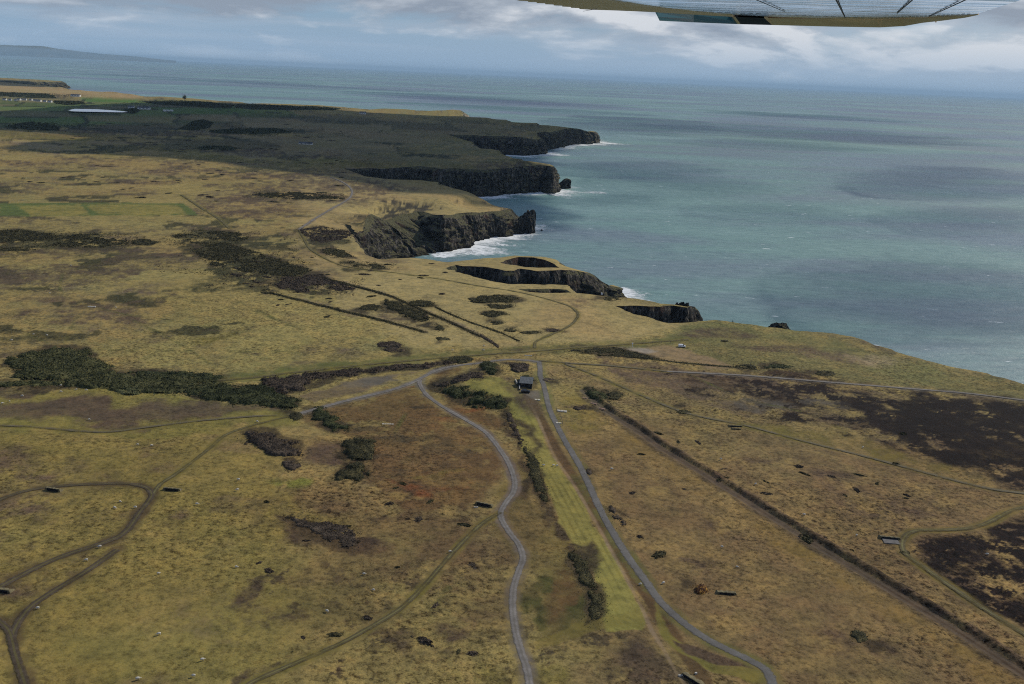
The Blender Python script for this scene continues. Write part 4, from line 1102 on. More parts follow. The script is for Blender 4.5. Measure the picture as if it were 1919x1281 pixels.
# reservoir
lk = [(128,206),(140,203.6),(180,204.2),(215,206.5),(245,209.3),(228,210),(190,209.4),(150,208.6),(135,208)]
X, Y, Z = ground_at(*np.array(lk, float).T)
zl = float(np.max(Z)) + 1.5
mt, t = material('lake_water', 0.12, (0.55, 0.60, 0.66), 0.8)
X, Y = unproj(*np.array(lk, float).T, zl)
lo = mesh_obj('lake', [(x, y, zl) for x, y in zip(X, Y)], [tuple(range(len(lk)))], mt)
tag(lo, kind='structure')

# distant hills across the bay
hp = [(-420,64),(-200,76),(-60,83),(0,83.5),(40,85),(80,86),(110,91),(160,97),(200,101),(250,105),(290,109.5),(330,113.5)]
M_HILL = noisy('far_hill', (0.06, 0.075, 0.05), (0.13, 0.13, 0.08), 0.0006)
hv, hf = [], []
DH = 65000.0
for i, (u, v) in enumerate(smooth_pts(hp, 6)):
    r = ray(u, v); t0 = DH / math.hypot(r[0], r[1])
    x, y, z = r[0] * t0, r[1] * t0, 185 + r[2] * t0
    z = max(z, 1) + min(1, max(z, 0) / 150) * (fbm(wv([i / 3.0]), wv([2.0]), 3, 5)[0] - 0.5) * 20
    k = 3000 / DH
    hv += [(x * (1 - k), y * (1 - k), -5), (x * (1 - k * .5), y * (1 - k * .5), z * 0.45), (x, y, z), (x * (1 + k), y * (1 + k), z * 0.5), (x * (1 + 2 * k), y * (1 + 2 * k), -5)]
nn = len(hv) // 5
for i in range(nn - 1):
    for q in range(4):
        a = i * 5 + q
        hf.append((a, a + 5, a + 6, a + 1))
ho = mesh_obj('hills', hv, hf, M_HILL, smooth=True)
tag(ho, kind='structure')

# ---------------------------------------------------------------- clouds above the frame that shade parts of land and sea
def mat_cloud():
    mt, t = material('cloud', 1.0, (0.9, 0.9, 0.92), 0.0)
    pos = t.n('ShaderNodeNewGeometry').outputs['Position']
    at = t.n('ShaderNodeAttribute', attribute_name='dens').outputs['Fac']
    n = t.noise(t.vmul(pos, (0.8, 1.3, 0.2)), 0.0042, 7, 0.62, 0.8)
    n2 = t.noise(t.vmul(pos, (0.8, 1.3, 0.2)), 0.0013, 4, 0.55, 0.8)
    v = t.math('ADD', at, t.math('MULTIPLY', t.math('SUBTRACT', t.math('ADD', t.math('MULTIPLY', n, 0.45), t.math('MULTIPLY', n2, 0.55)), 0.5), 3.6))
    a = t.ramp(v, [(0.10, (0, 0, 0)), (0.55, (0.97, 0.97, 0.97))])
    a = t.math('MULTIPLY', a, t.n('ShaderNodeAttribute', attribute_name='thick').outputs['Fac'])
    tr = t.n('ShaderNodeBsdfTransparent')
    mx = t.n('ShaderNodeMixShader', inp={0: a, 1: tr.outputs[0], 2: t.p.outputs[0]})
    t.link(mx.outputs[0], t.out.inputs[0])
    return mt


M_CLOUD = mat_cloud()
CLOUD_Z = 1050.0


def cloud(poly, zg, dens, seed, thick=0.40):
    """a flat-based cloud whose shadow covers the ground outlined by the photo points"""
    P = np.array(poly, float)
    X, Y = unproj(P[:, 0], P[:, 1], zg)
    k = (CLOUD_Z - zg) / SUNV[2]
    X = X + SUNV[0] * k; Y = Y + SUNV[1] * k
    cx, cy = X.mean(), Y.mean()
    # closed outline -> resample by arclength
    xs = np.append(X, X[0]); ys = np.append(Y, Y[0])
    s = np.concatenate([[0], np.cumsum(np.hypot(np.diff(xs), np.diff(ys)))])
    n = 96
    q = np.linspace(0, s[-1], n, endpoint=False)
    ex, ey = np.interp(q, s, xs), np.interp(q, s, ys)
    x0, x1, y0, y1 = X.min() - 60, X.max() + 60, Y.min() - 60, Y.max() + 60
    g = 56
    U, V = np.meshgrid(np.linspace(x0, x1, g), np.linspace(y0, y1, g), indexing='ij')
    ins = np.zeros(U.shape, bool); dist = np.full(U.shape, 1e9)
    for (ax, ay, bx, by) in zip(ex, ey, np.roll(ex, -1), np.roll(ey, -1)):
        cond = (ay <= V) != (by <= V)
        with np.errstate(divide='ignore', invalid='ignore'):
            ins ^= cond & (ax + (V - ay) / (by - ay) * (bx - ax) > U)
        L2 = (bx - ax) ** 2 + (by - ay) ** 2 + 1e-9
        t_ = np.clip(((U - ax) * (bx - ax) + (V - ay) * (by - ay)) / L2, 0, 1)
        dist = np.minimum(dist, np.hypot(U - ax - t_ * (bx - ax), V - ay - t_ * (by - ay)))
    sd = np.where(ins, dist, -dist)
    soft = (0.30 if thick < 0.9 else 0.11) * min(x1 - x0, y1 - y0)
    dn = np.clip((sd - 10) / soft, -0.8, 1) * (1.0 if thick < .9 else 1.6)
    th = np.clip(sd / 160, 0, 1) ** 0.6 * 150 * (0.5 + fbm(U / 180, V / 180, 4, seed))
    vs, at = [], []
    top = np.stack([U, V, CLOUD_Z + 4 + th], -1).reshape(-1, 3)
    bot = np.stack([U, V, CLOUD_Z - th * 0.12], -1).reshape(-1, 3)
    idx = np.arange(g * g).reshape(g, g)
    a, b, c, d = idx[:-1, :-1].ravel(), idx[1:, :-1].ravel(), idx[1:, 1:].ravel(), idx[:-1, 1:].ravel()
    keepc = ((sd.ravel()[a] > -50) | (sd.ravel()[c] > -50))
    a, b, c, d = a[keepc], b[keepc], c[keepc], d[keepc]
    q1 = np.stack([a, b, c, d], 1); q2 = np.stack([d, c, b, a], 1) + g * g
    o = mesh_obj('cloud', np.concatenate([top, bot]), [q1, q2], M_CLOUD, smooth=True)
    tag(o, kind='structure')
    at_ = o.data.attributes.new('dens', 'FLOAT', 'POINT')
    at_.data.foreach_set('value', np.concatenate([dn.ravel(), dn.ravel()]).astype(np.float32))
    at_ = o.data.attributes.new('thick', 'FLOAT', 'POINT')
    at_.data.foreach_set('value', np.full(2 * g * g, thick * (dens if thick < .9 else 1), np.float32))


def ell_pts(cx, cy, rx, ry, ang=0, n=20):
    return [(cx + rx * math.cos(a) * math.cos(R(ang)) - ry * math.sin(a) * math.sin(R(ang)), cy + ry * math.sin(a) + rx * math.cos(a) * math.sin(R(ang))) for a in [2 * math.pi * k / n for k in range(n)]]


cloud([(-60,215),(100,205),(260,196),(450,192),(700,212),(800,216),(900,220),(1010,226),(1130,240),(1130,268),(1060,300),(1120,330),(1200,352),(1120,372),(1030,366),(860,362),(800,345),(700,335),(640,322),(480,300),(250,291),(110,276),(130,262),(240,258),(180,250),(20,243),(-60,240)], 40, 1.0, 1, 1.0)
cloud(ell_pts(20,154,130,6, 3), 40, 1.0, 20, 1.0)
cloud(ell_pts(1210,240,190,22, 3), 0, .8, 2)
cloud(ell_pts(1190,315,170,20, 2), 0, .85, 3)
cloud(ell_pts(1300,350,190,26, 4), 0, .6, 4)
cloud(ell_pts(1160,372,110,16, 2), 0, .7, 12)
cloud(ell_pts(1800,345,230,34, 3), 0, .7, 5)
cloud(ell_pts(1850,415,210,36, 3), 0, .6, 6)
cloud(ell_pts(1780,560,330,82, 5), 0, .8, 7)
cloud(ell_pts(1480,570,170,28, 4), 0, .45, 8)
cloud(ell_pts(1560,252,370,14, 3), 0, .75, 9)
cloud(ell_pts(900,186,300,7, 3), 0, .8, 10)
cloud(ell_pts(1530,218,230,5, 3), 0, .9, 11)
cloud(ell_pts(1450,270,260,10, 3), 0, .6, 13)
cloud(ell_pts(480,155,330,4, 3), 0, .8, 14)
cloud(ell_pts(1000,205,260,5, 3), 0, .7, 15)
cloud(ell_pts(1500,400,220,16, 4), 0, .4, 16)

# ---------------------------------------------------------------- roads and tracks
def mat_road(name, cA, cB, cMid, ruts=0.0, gap=0.0):
    mt, t = material(name, 0.9, None, 0.15)
    pos = t.n('ShaderNodeNewGeometry').outputs['Position']
    at = t.n('ShaderNodeAttribute', attribute_name='across').outputs['Fac']
    n = t.noise(pos, 0.35, 5, 0.65)
    n2 = t.noise(pos, 0.06, 3, 0.6)
    c = t.ramp(n, [(0.3, cA), (0.7, cB)])
    ab = t.math('ABSOLUTE', at)
    mid = t.ramp(t.math('ADD', ab, t.math('MULTIPLY', t.math('SUBTRACT', n, 0.5), 0.3)), [(0.10, (1, 1, 1)), (0.30, (0, 0, 0)), (0.72, (0, 0, 0)), (1.0, (0.8, 0.8, 0.8))])
    c = t.mix(t.math('MULTIPLY', mid, ruts), c, cMid)
    c = t.vmul(c, t.ramp(n2, [(0.3, (0.85, 0.85, 0.86)), (0.7, (1.12, 1.12, 1.12))]))
    ed = t.math('ADD', ab, t.math('MULTIPLY', t.math('SUBTRACT', t.noise(pos, 0.8, 4, 0.7), 0.5), 0.9))
    al = t.ramp(ed, [(0.62, (1, 1, 1)), (1.0, (0, 0, 0))])
    gaps = t.ramp(t.noise(pos, 0.11, 5, 0.7), [(0.36, (1 - gap,) * 3), (0.56, (1, 1, 1))])
    tr = t.n('ShaderNodeBsdfTransparent')
    mx = t.n('ShaderNodeMixShader', inp={0: t.math('MULTIPLY', al, gaps), 1: tr.outputs[0], 2: t.p.outputs[0]})
    t.link(mx.outputs[0], t.out.inputs[0])
    t.link(c, t.p.inputs['Base Color'])
    t.link(t.n('ShaderNodeBump', inp={'Strength': 0.6, 'Distance': 0.06, 'Height': n}).outputs[0], t.p.inputs['Normal'])
    return mt


RM = {'tar': mat_road('worn_tarmac', (0.100, 0.094, 0.086), (0.160, 0.150, 0.138), (0.13, 0.122, 0.108), 0.35, 0.1),
      'gravel': mat_road('packed_gravel', (0.13, 0.118, 0.106), (0.235, 0.212, 0.19), (0.12, 0.108, 0.085), 0.5, 0.15),
      'track': mat_road('rutted_turf', (0.070, 0.056, 0.026), (0.115, 0.092, 0.044), (0.150, 0.135, 0.052), 1.0, 0.75),
      'mud': mat_road('churned_mud', (0.050, 0.037, 0.025), (0.100, 0.076, 0.050), (0.105, 0.088, 0.036), 1.0, 0.5),
      'faint': mat_road('faint_wheel_track', (0.085, 0.070, 0.048), (0.13, 0.108, 0.072), (0.15, 0.128, 0.062), 1.0, 0.9)}


def resample(X, Y):
    px = [(X[0], Y[0])]
    for i in range(len(X) - 1):
        L = math.hypot(X[i + 1] - X[i], Y[i + 1] - Y[i])
        d = math.hypot(X[i], Y[i])
        k = max(1, int(L / max(1.2, d * 0.006)))
        for j in range(1, k + 1): px.append((X[i] + (X[i + 1] - X[i]) * j / k, Y[i] + (Y[i + 1] - Y[i]) * j / k))
    return np.array(px)


for ri, (nm, pts, wd_, kd) in enumerate(ROADS):
    sp = smooth_pts(pts, 6)
    X, Y, _ = ground_at(sp[:, 0], sp[:, 1])
    P = resample(X, Y)
    T = np.gradient(P, axis=0)
    for _ in range(3): T[1:-1] = (T[:-2] + T[1:-1] * 2 + T[2:]) / 4
    T /= np.hypot(T[:, 0], T[:, 1])[:, None] + 1e-9
    Nn = np.stack([T[:, 1], -T[:, 0]], 1)
    s = np.concatenate([[0], np.cumsum(np.hypot(*np.diff(P, axis=0).T))])
    d = np.hypot(P[:, 0], P[:, 1])
    cross = np.array([-1, -.72, -.35, 0, .35, .72, 1.0])
    V = []
    edge = [1 + (fbm(s / 2.0, s * 0, 3, 400 + ri) - 0.5) * 0.5, 1 + (fbm(s / 2.0, s * 0, 3, 440 + ri) - 0.5) * 0.5]
    for c in cross:
        e = edge[0] if c < 0 else edge[1]
        off = c * wd_ / 2 * (e if abs(c) > .9 else 1)
        x = P[:, 0] + Nn[:, 0] * off; y = P[:, 1] + Nn[:, 1] * off
        z = zmesh(x, y) + 0.05 + 0.008 * ri + d * 0.00016 + (0.03 if abs(c) < .5 else 0) - (0.04 if abs(c) > .9 else 0)
        V.append(np.stack([x, y, z], 1))
    n = len(P)
    V = np.stack(V, 1).reshape(-1, 3)
    idx = np.arange(n * 7).reshape(n, 7)
    q = np.stack([idx[:-1, :-1].ravel(), idx[:-1, 1:].ravel(), idx[1:, 1:].ravel(), idx[1:, :-1].ravel()], 1)
    o = mesh_obj(nm, V, [q], RM[kd], smooth=True)
    tag(o, kind='structure')
    at_ = o.data.attributes.new('across', 'FLOAT', 'POINT')
    at_.data.foreach_set('value', np.tile(cross, n).astype(np.float32))

# ---------------------------------------------------------------- scrub, gorse, hedges
def mat_leaf(name, a, b, c, scale=0.5):
    mt, t = material(name, 0.9, None, 0.12)
    pos = t.n('ShaderNodeNewGeometry').outputs['Position']
    n = t.math('ADD', t.math('MULTIPLY', t.noise(pos, scale, 3, 0.6), 0.5), t.math('MULTIPLY', t.noise(pos, 3.1, 2, 0.5), 0.5))
    t.link(t.ramp(n, [(0.36, a), (0.5, b), (0.64, c)]), t.p.inputs['Base Color'])
    return mt


LM = {'gorse': mat_leaf('gorse_foliage', (0.014, 0.014, 0.008), (0.042, 0.039, 0.017), (0.120, 0.100, 0.042), 0.3),  # lightest gorse, twig and green tones raised to paint in sunlit tops
      'willow': mat_leaf('willow_scrub', (0.020, 0.024, 0.010), (0.055, 0.058, 0.022), (0.130, 0.120, 0.050), 0.16),
      'twig': mat_leaf('bare_thorn_twigs', (0.018, 0.013, 0.010), (0.055, 0.041, 0.029), (0.130, 0.098, 0.068), 0.3),
      'pale': mat_leaf('pale_sallow', (0.06, 0.065, 0.03), (0.10, 0.105, 0.045), (0.16, 0.15, 0.07)),
      'green': mat_leaf('dark_green_scrub', (0.012, 0.016, 0.008), (0.036, 0.042, 0.016), (0.100, 0.102, 0.040), 0.2),
      'yellow': mat_leaf('yellow_scrub', (0.020, 0.008, 0.006), (0.05, 0.018, 0.010), (0.50, 0.28, 0.05), 0.45)}


def thicket(name, label, cat, px_poly, hgt, leaf, kind, group=None, okind=None, density=2.6, seed=0, wob=1.0):
    """leafy mass over the ground outlined in photo points; each leaf clump is a small tilted face"""
    g = np.random.default_rng(1000 + seed)
    if kind == 'yellow': wob = 0.0
    P = np.array(px_poly, float)
    X, Y, Z = ground_at(P[:, 0], P[:, 1])
    leaf = leaf * 0.62
    hgt = hgt * (0.45 if P[:, 1].mean() < 560 else 0.60)
    cx, cy = X.mean(), Y.mean()
    x0, x1, y0, y1 = X.min(), X.max(), Y.min(), Y.max()

    def sdist(x, y):
        ins = np.zeros(x.shape, bool); ds = np.full(x.shape, 1e9)
        wx = x + (fbm(x / 6 + 3, y / 6, 4, seed, .65) - .5) * min(9, 0.45 * (x1 - x0)) * wob
        wy = y + (fbm(x / 6 + 9, y / 6, 4, seed + 4, .65) - .5) * min(14, 0.55 * (y1 - y0)) * wob
        for (ax, ay, bx, by) in zip(X, Y, np.roll(X, -1), np.roll(Y, -1)):
            cond = (ay <= wy) != (by <= wy)
            with np.errstate(divide='ignore', invalid='ignore'):
                ins ^= cond & (ax + (wy - ay) / (by - ay) * (bx - ax) > wx)
            L2 = (bx - ax) ** 2 + (by - ay) ** 2 + 1e-9
            t_ = np.clip(((wx - ax) * (bx - ax) + (wy - ay) * (by - ay)) / L2, 0, 1)
            ds = np.minimum(ds, np.hypot(wx - ax - t_ * (bx - ax), wy - ay - t_ * (by - ay)))
        return np.where(ins, ds, -ds)

    big = wob > 0 and np.ptp(P[:, 0]) > 70 and P[:, 1].mean() < 560

    def canopy(x, y):
        s_ = sdist(x, y)
        if big: s_ = np.where(fbm(x / 13, y / 20, 5, 777, .68) > 0.48, s_, -1.0)
        e = np.clip(s_ / (hgt * 0.9 + 0.3), 0, 1) ** 0.5
        gp = sstep(0.34, 0.50, fbm(x / 3.5, y / 3.5, 4, seed + 30, .65) + np.clip(s_, 0, 9) * 0.018)
        return hgt * e * (0.25 + 1.05 * fbm(x / 5.0, y / 5.0, 4, seed + 20)) * ((0.06 + 0.94 * gp) if wob > 0 else 1.0) * (s_ > 0), s_
    area = poly_area(np.stack([X, Y], 1))
    N = int(min(26000, max(60, density * abs(area) / (leaf * leaf))))
    bb = (x1 - x0) * (y1 - y0) / max(abs(area), 1e-6)
    n_try = int(N * bb * 1.1)
    x = g.uniform(x0 - 3, x1 + 3, n_try); y = g.uniform(y0 - 4, y1 + 4, n_try)
    c, s_ = canopy(x, y)
    fray = (s_ <= 0) & (s_ > -50) & (s_ > -3.5) & (g.random(len(x)) < 0.16 * np.exp(np.clip(s_, -9, 0) / 1.6))
    c = np.where(fray, 0.3, c)
    m_ = ((s_ > 0) & (c > 0.1)) | fray
    x, y, c = x[m_], y[m_], c[m_]
    zb = height(x, y)
    fr = g.uniform(0.55, 1.12, len(x))
    fr = np.where(g.random(len(x)) < 0.25, g.uniform(0.05, 0.6, len(x)), fr)
    z = zb + c * fr
    nrm = g.normal(size=(len(x), 3)); nrm[:, 2] = np.abs(nrm[:, 2]) + 0.9
    nrm /= np.linalg.norm(nrm, axis=1)[:, None]
    a = np.cross(nrm, g.normal(size=(len(x), 3))); a /= np.linalg.norm(a, axis=1)[:, None] + 1e-9
    b = np.cross(nrm, a)
    sz = leaf * g.uniform(0.35, 0.75, len(x))
    ctr = np.stack([x - cx, y - cy, z], 1)
    z0 = float(height(cx, cy))
    ctr[:, 2] -= z0
    q = np.stack([ctr + a * sz[:, None], ctr + b * sz[:, None] * .8, ctr - a * sz[:, None], ctr - b * sz[:, None] * .8], 1).reshape(-1, 3)
    fq = np.arange(len(q)).reshape(-1, 4)
    # woody understorey that closes the gaps
    st = max(leaf * 1.3, (x1 - x0) / 90, (y1 - y0) / 90)
    nx, ny = max(4, int((x1 - x0) / st) + 2), max(4, int((y1 - y0) / st) + 2)
    U, V = np.meshgrid(np.linspace(x0, x1, nx), np.linspace(y0, y1, ny), indexing='ij')
    cc, ss = canopy(U, V)
    zz_ = height(U, V) + np.where(cc > 0.28 * hgt, cc * 0.72, -0.5) - z0
    gvv = np.stack([U - cx, V - cy, zz_], -1).reshape(-1, 3)
    idx = np.arange(nx * ny).reshape(nx, ny) + len(q)
    qq = np.stack([idx[:-1, :-1].ravel(), idx[1:, :-1].ravel(), idx[1:, 1:].ravel(), idx[:-1, 1:].ravel()], 1)
    sf_ = ss.ravel()
    kk = (np.stack([sf_[qq[:, i] - len(q)] for i in range(4)], 1) > 0).any(1)
    o = mesh_obj(name, np.concatenate([q, gvv]), [fq, qq[kk]] if kk.any() else [fq], LM[kind])
    o.location = (cx, cy, z0)
    return tag(o, label, cat, group, okind)





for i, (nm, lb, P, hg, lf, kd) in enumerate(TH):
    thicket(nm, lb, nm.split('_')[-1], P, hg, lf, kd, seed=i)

# raised banks with scrub along the two ditch lines and the long straight ditch
def hedge_line(name, label, pts, wpx, hgt, leaf, kind, seed, sk=3):
    sp = smooth_pts(pts, sk)
    up = [(x, y - wpx) for x, y in sp]; dn = [(x, y + wpx) for x, y in sp[::-1]]
    return thicket(name, label, 'hedge bank', up + dn, hgt, leaf, kind, seed=seed, density=2.0, wob=0.0)


hedge_line('hedge_bank', 'long dark hedge bank, lower of the two running diagonally left of centre', [(505,548),(560,562),(640,582),(720,601),(795,622)], 1.6, 1.3, 0.8, 'gorse', 301)
hedge_line('hedge_bank', 'long dark hedge bank, upper of the two running diagonally left of centre', [(600,520),(680,540),(735,556),(790,581),(840,602),(900,630)], 1.6, 1.3, 0.8, 'gorse', 302)
hedge_line('hedge_bank', 'broken scrubby line right of the upper hedge bank', [(815,575),(850,591),(890,607),(935,622),(975,640)], 1.5, 0.9, 0.7, 'gorse', 303)
hedge_line('hedge_bank', 'short scrub line where the upper hedge bank meets the grass track', [(900,628),(920,640),(935,650)], 3.2, 1.4, 0.6, 'twig', 304)
hedge_line('hedge_bank', 'thin dark bank along the near side of the brown field where the van stands', [(1180,667),(1270,679),(1350,686),(1420,692)], 1.2, 0.9, 0.7, 'gorse', 307)

# small separate tufts of gorse over the moor
def tuft_proto(seed):
    g = np.random.default_rng(seed)
    N = 150
    th = g.uniform(0, 2 * math.pi, N); rr = np.sqrt(g.random(N)); 
    rr = rr * (1 + .45 * np.sin(th * 2 + seed) * np.cos(th * 3 + seed * 2)); c = np.stack([rr * np.cos(th), rr * np.sin(th), np.clip(1 - rr ** 2, .02, 1) ** .5 * g.uniform(.4, 1.05, N) * .55], 1)
    a = g.normal(size=(N, 3)); a /= np.linalg.norm(a, axis=1)[:, None]
    b = np.cross(a, g.normal(size=(N, 3))); b /= np.linalg.norm(b, axis=1)[:, None]
    s = 0.2
    q = np.stack([c + a * s, c + b * s, c - a * s, c - b * s], 1).reshape(-1, 3)
    # closed core
    m_ = 10
    core = [(0, 0, .42)] + [(0.85 * math.cos(2 * math.pi * k / m_), 0.85 * math.sin(2 * math.pi * k / m_), -0.1) for k in range(m_)] + [(0.6 * math.cos(2 * math.pi * k / m_), 0.6 * math.sin(2 * math.pi * k / m_), 0.32) for k in range(m_)]
    o0 = len(q)
    f3 = np.array([(o0, o0 + 11 + k, o0 + 11 + (k + 1) % m_) for k in range(m_)])
    f4 = np.array([(o0 + 1 + k, o0 + 1 + (k + 1) % m_, o0 + 11 + (k + 1) % m_, o0 + 11 + k) for k in range(m_)])
    return np.concatenate([q, np.array(core)]), [np.arange(o0).reshape(-1, 4), f3, f4]


protos = []
for s_ in range(4):
    v_, f_ = tuft_proto(70 + s_)
    protos.append(mesh_obj('gorse_tuft', v_, f_, LM['gorse' if s_ % 2 else 'twig']))
areas = [('small dark gorse tuft on the sunlit moor beyond the green target field', 'gorse tufts on the far sunlit moor', (0,290,640,380), 70, 2.6, (3.0, 9)),
         ('small dark gorse tuft on the tan moor between the gorse sweep and the coast track', 'gorse tufts on the coast moor', (440,480,860,600), 45, 1.5, (2.5, 7)),
         ('small dark gorse tuft in the rough grass right of the straight ditch', 'gorse tufts on the east side', (1180,790,1700,1040), 28, 1.0, (2, 6)),
         ('small dark gorse tuft in the near rough grass left of the gravel road', 'gorse tufts on the near ground', (480,900,920,1240), 30, 0.8, (1.6, 5)),
         ('small dark shrub on the shaded farmland far behind', 'shrubs on the far shaded plain', (40,226,640,285), 60, 4.0, (4, 9))]
first = [True] * 4
r3 = random.Random(9)
for lb, gp, (x0, y0, x1, y1), n, sz, (wa, wb) in areas:
    for k in range(n):
        u, v = r3.uniform(x0, x1), r3.uniform(y0, y1)
        if 380 < v < 406 and u < 380: continue
        if gp.startswith('gorse tufts on the far') and r3.random() < 0.5: u, v = min(x1, u + 120), y0 + (v - y0) * 0.8 + 10
        x, y, z = [float(q) for q in ground_at(u, v)]
        p = r3.randrange(4)
        if first[p]: o = protos[p]; first[p] = False
        else:
            o = protos[p].copy(); col.objects.link(o)
        o.location = (x, y, z - 0.1)
        o.rotation_euler.z = r3.uniform(0, 6.28)
        wd_ = sz * r3.uniform(0.6, 1.6)
        o.scale = (wd_ * r3.uniform(1.0, 2.6), wd_ * r3.uniform(.8, 1.3), r3.uniform(0.35, 0.8) * min(wd_, 2.0))
        tag(o, lb, 'gorse tuft' if 'shrub' not in lb else 'shrub', gp)

# far woods on the shaded plain: masses of trees
for i, (lb, P, hg) in enumerate([('far dark wood along the skyline of the shaded plain, right of the green fields', [(445,196),(520,197),(600,200),(640,203),(620,207),(540,206),(470,205),(440,201)], 7),
        ('far dark wood between the reservoir and the skyline', [(268,190),(330,189),(400,192),(440,198),(430,203),(350,199),(290,195)], 7),
        ('dark copse in front of the far white houses', [(100,189),(150,190),(160,194),(130,197),(105,194)], 6),
        ('dark scrub wood at the left edge of the shaded plain', [(25,233),(60,228),(112,236),(110,245),(60,244),(10,238)], 5),
        ('dark copse climbing diagonally in the middle of the shaded plain', [(335,242),(360,228),(380,224),(400,230),(390,240),(360,244)], 6),
        ('long dark wood in the middle of the shaded plain, right of the diagonal copse', [(390,246),(440,242),(520,241),(545,248),(480,251),(410,250)], 6),
        ('dark lens-shaped wood at the front of the shaded plain', [(368,277),(390,273),(430,275),(448,279),(410,281),(375,280)], 4),
        ('dark tree belt right of the reservoir', [(232,205),(255,203),(262,207),(250,213),(235,211)], 6),
        ('dark wood on the sunlit dune slope left of the skyline', [(0,172),(40,174),(100,178),(105,183),(50,183),(0,180)], 5)]):
    thicket('far_wood', lb, 'wood', P, hg, 4.5, 'green', okind='stuff', seed=400 + i, density=2.2)

# ---------------------------------------------------------------- boxes and other built things
def box_bm(bm, cx, cy, cz, sx, sy, sz, rot=None):
    r_ = bmesh.ops.create_cube(bm, size=1.0)
    bmesh.ops.scale(bm, vec=(sx, sy, sz), verts=r_['verts'])
    if rot: bmesh.ops.rotate(bm, cent=(0, 0, 0), matrix=rot, verts=r_['verts'])
    bmesh.ops.translate(bm, vec=(cx, cy, cz), verts=r_['verts'])
    return r_['verts']


def bm_obj(name, bm, mat, parent=None, bevel=0.0, smooth=False):
    if bevel: bmesh.ops.bevel(bm, geom=list(bm.edges), offset=bevel, segments=2, affect='EDGES')
    me = bpy.data.meshes.new(name)
    bm.to_mesh(me); bm.free()
    me.materials.append(mat)
    if smooth: me.polygons.foreach_set('use_smooth', np.ones(len(me.polygons), bool))
    o = bpy.data.objects.new(name, me)
    col.objects.link(o)
    if parent: o.parent = parent
    return o


def bm_poly(bm, pts, faces):
    vs = [bm.verts.new(p) for p in pts]
    for f in faces: bm.faces.new([vs[i] for i in f])
    return vs


def gpt(u, v):
    x, y, z = ground_at(u, v)
    return float(x), float(y), float(z)


M_DKWOOD = noisy('dark_boarding', (0.012, 0.016, 0.018), (0.030, 0.036, 0.040), 1.4)
M_ROOF = noisy('grey_felt_roof', (0.10, 0.11, 0.112), (0.155, 0.165, 0.17), 0.8, 0.8)
M_GLASS, _ = material('window_glass', 0.08, (0.02, 0.025, 0.03), 0.8)
M_WHITE = noisy('white_paint', (0.72, 0.73, 0.73), (0.82, 0.82, 0.81), 0.7, 0.35, 0.5)
M_CARDARK, _ = material('dark_car_paint', 0.25, (0.012, 0.014, 0.022), 0.6)
M_CARWHITE, _ = material('white_car_paint', 0.25, (0.80, 0.81, 0.82), 0.6)
M_TYRE, _ = material('tyre_rubber', 0.9, (0.012, 0.012, 0.013), 0.2)
M_CONC = noisy('weathered_concrete', (0.33, 0.31, 0.27), (0.52, 0.49, 0.43), 1.1)
M_PALEC = noisy('pale_concrete', (0.55, 0.50, 0.38), (0.75, 0.70, 0.56), 1.1)
M_BLACK = noisy('tarred_boards', (0.006, 0.006, 0.008), (0.016, 0.015, 0.018), 1.2)
M_EARTH = noisy('earth_bank', (0.10, 0.085, 0.05), (0.19, 0.16, 0.085), 0.9, bump=0.15)
M_RUBBLE = noisy('pink_rubble', (0.20, 0.11, 0.08), (0.42, 0.30, 0.24), 1.3)
M_WOOL = noisy('sheep_wool', (0.42, 0.39, 0.33), (0.62, 0.59, 0.52), 6.0)
M_POST = noisy('grey_post', (0.16, 0.14, 0.11), (0.28, 0.25, 0.21), 3.0)
M_STONEW = noisy('rendered_house', (0.55, 0.55, 0.53), (0.78, 0.78, 0.76), 0.05)
M_SLATE = noisy('slate_roof', (0.06, 0.065, 0.075), (0.12, 0.125, 0.14), 0.1)

# hut: mono-pitch roof sloping to the viewer, dark boarding, two windows and a door
hx_, hy_, hz_ = gpt(986, 724)
hut = empty('hut', (hx_, hy_, hz_), R(-4))
tag(hut, 'black boarded hut with a pale grey pitched roof beside the tarmac road', 'hut')
L_, D_, HB, HF = 5.6, 4.6, 3.7, 2.4
bm = bmesh.new()
bm_poly(bm, [(-L_/2,-D_/2,-.5),(L_/2,-D_/2,-.5),(L_/2,D_/2,-.5),(-L_/2,D_/2,-.5),(-L_/2,-D_/2,HF),(L_/2,-D_/2,HF),(L_/2,D_/2,HB),(-L_/2,D_/2,HB)],
        [(0,1,5,4),(1,2,6,5),(2,3,7,6),(3,0,4,7),(4,5,6,7),(3,2,1,0)])
bm_obj('wall', bm, M_DKWOOD, hut)
bm = bmesh.new()
o1, o2 = .35, .45
bm_poly(bm, [(-L_/2-o1,-D_/2-o2,HF-.10),(L_/2+o1,-D_/2-o2,HF-.10),(L_/2+o1,D_/2+o2,HB+.13),(-L_/2-o1,D_/2+o2,HB+.13),(-L_/2-o1,-D_/2-o2,HF+.06),(L_/2+o1,-D_/2-o2,HF+.06),(L_/2+o1,D_/2+o2,HB+.29),(-L_/2-o1,D_/2+o2,HB+.29)],
        [(0,1,5,4),(1,2,6,5),(2,3,7,6),(3,0,4,7),(4,5,6,7),(3,2,1,0)])
for k in range(9): box_bm(bm, -L_/2 + k * L_/8, 0, (HF+HB)/2 + .20, 0.06, D_+.8, 0.07, Matrix.Rotation(math.atan2(HB-HF, D_), 3, 'X'))
bm_obj('roof', bm, M_ROOF, hut)
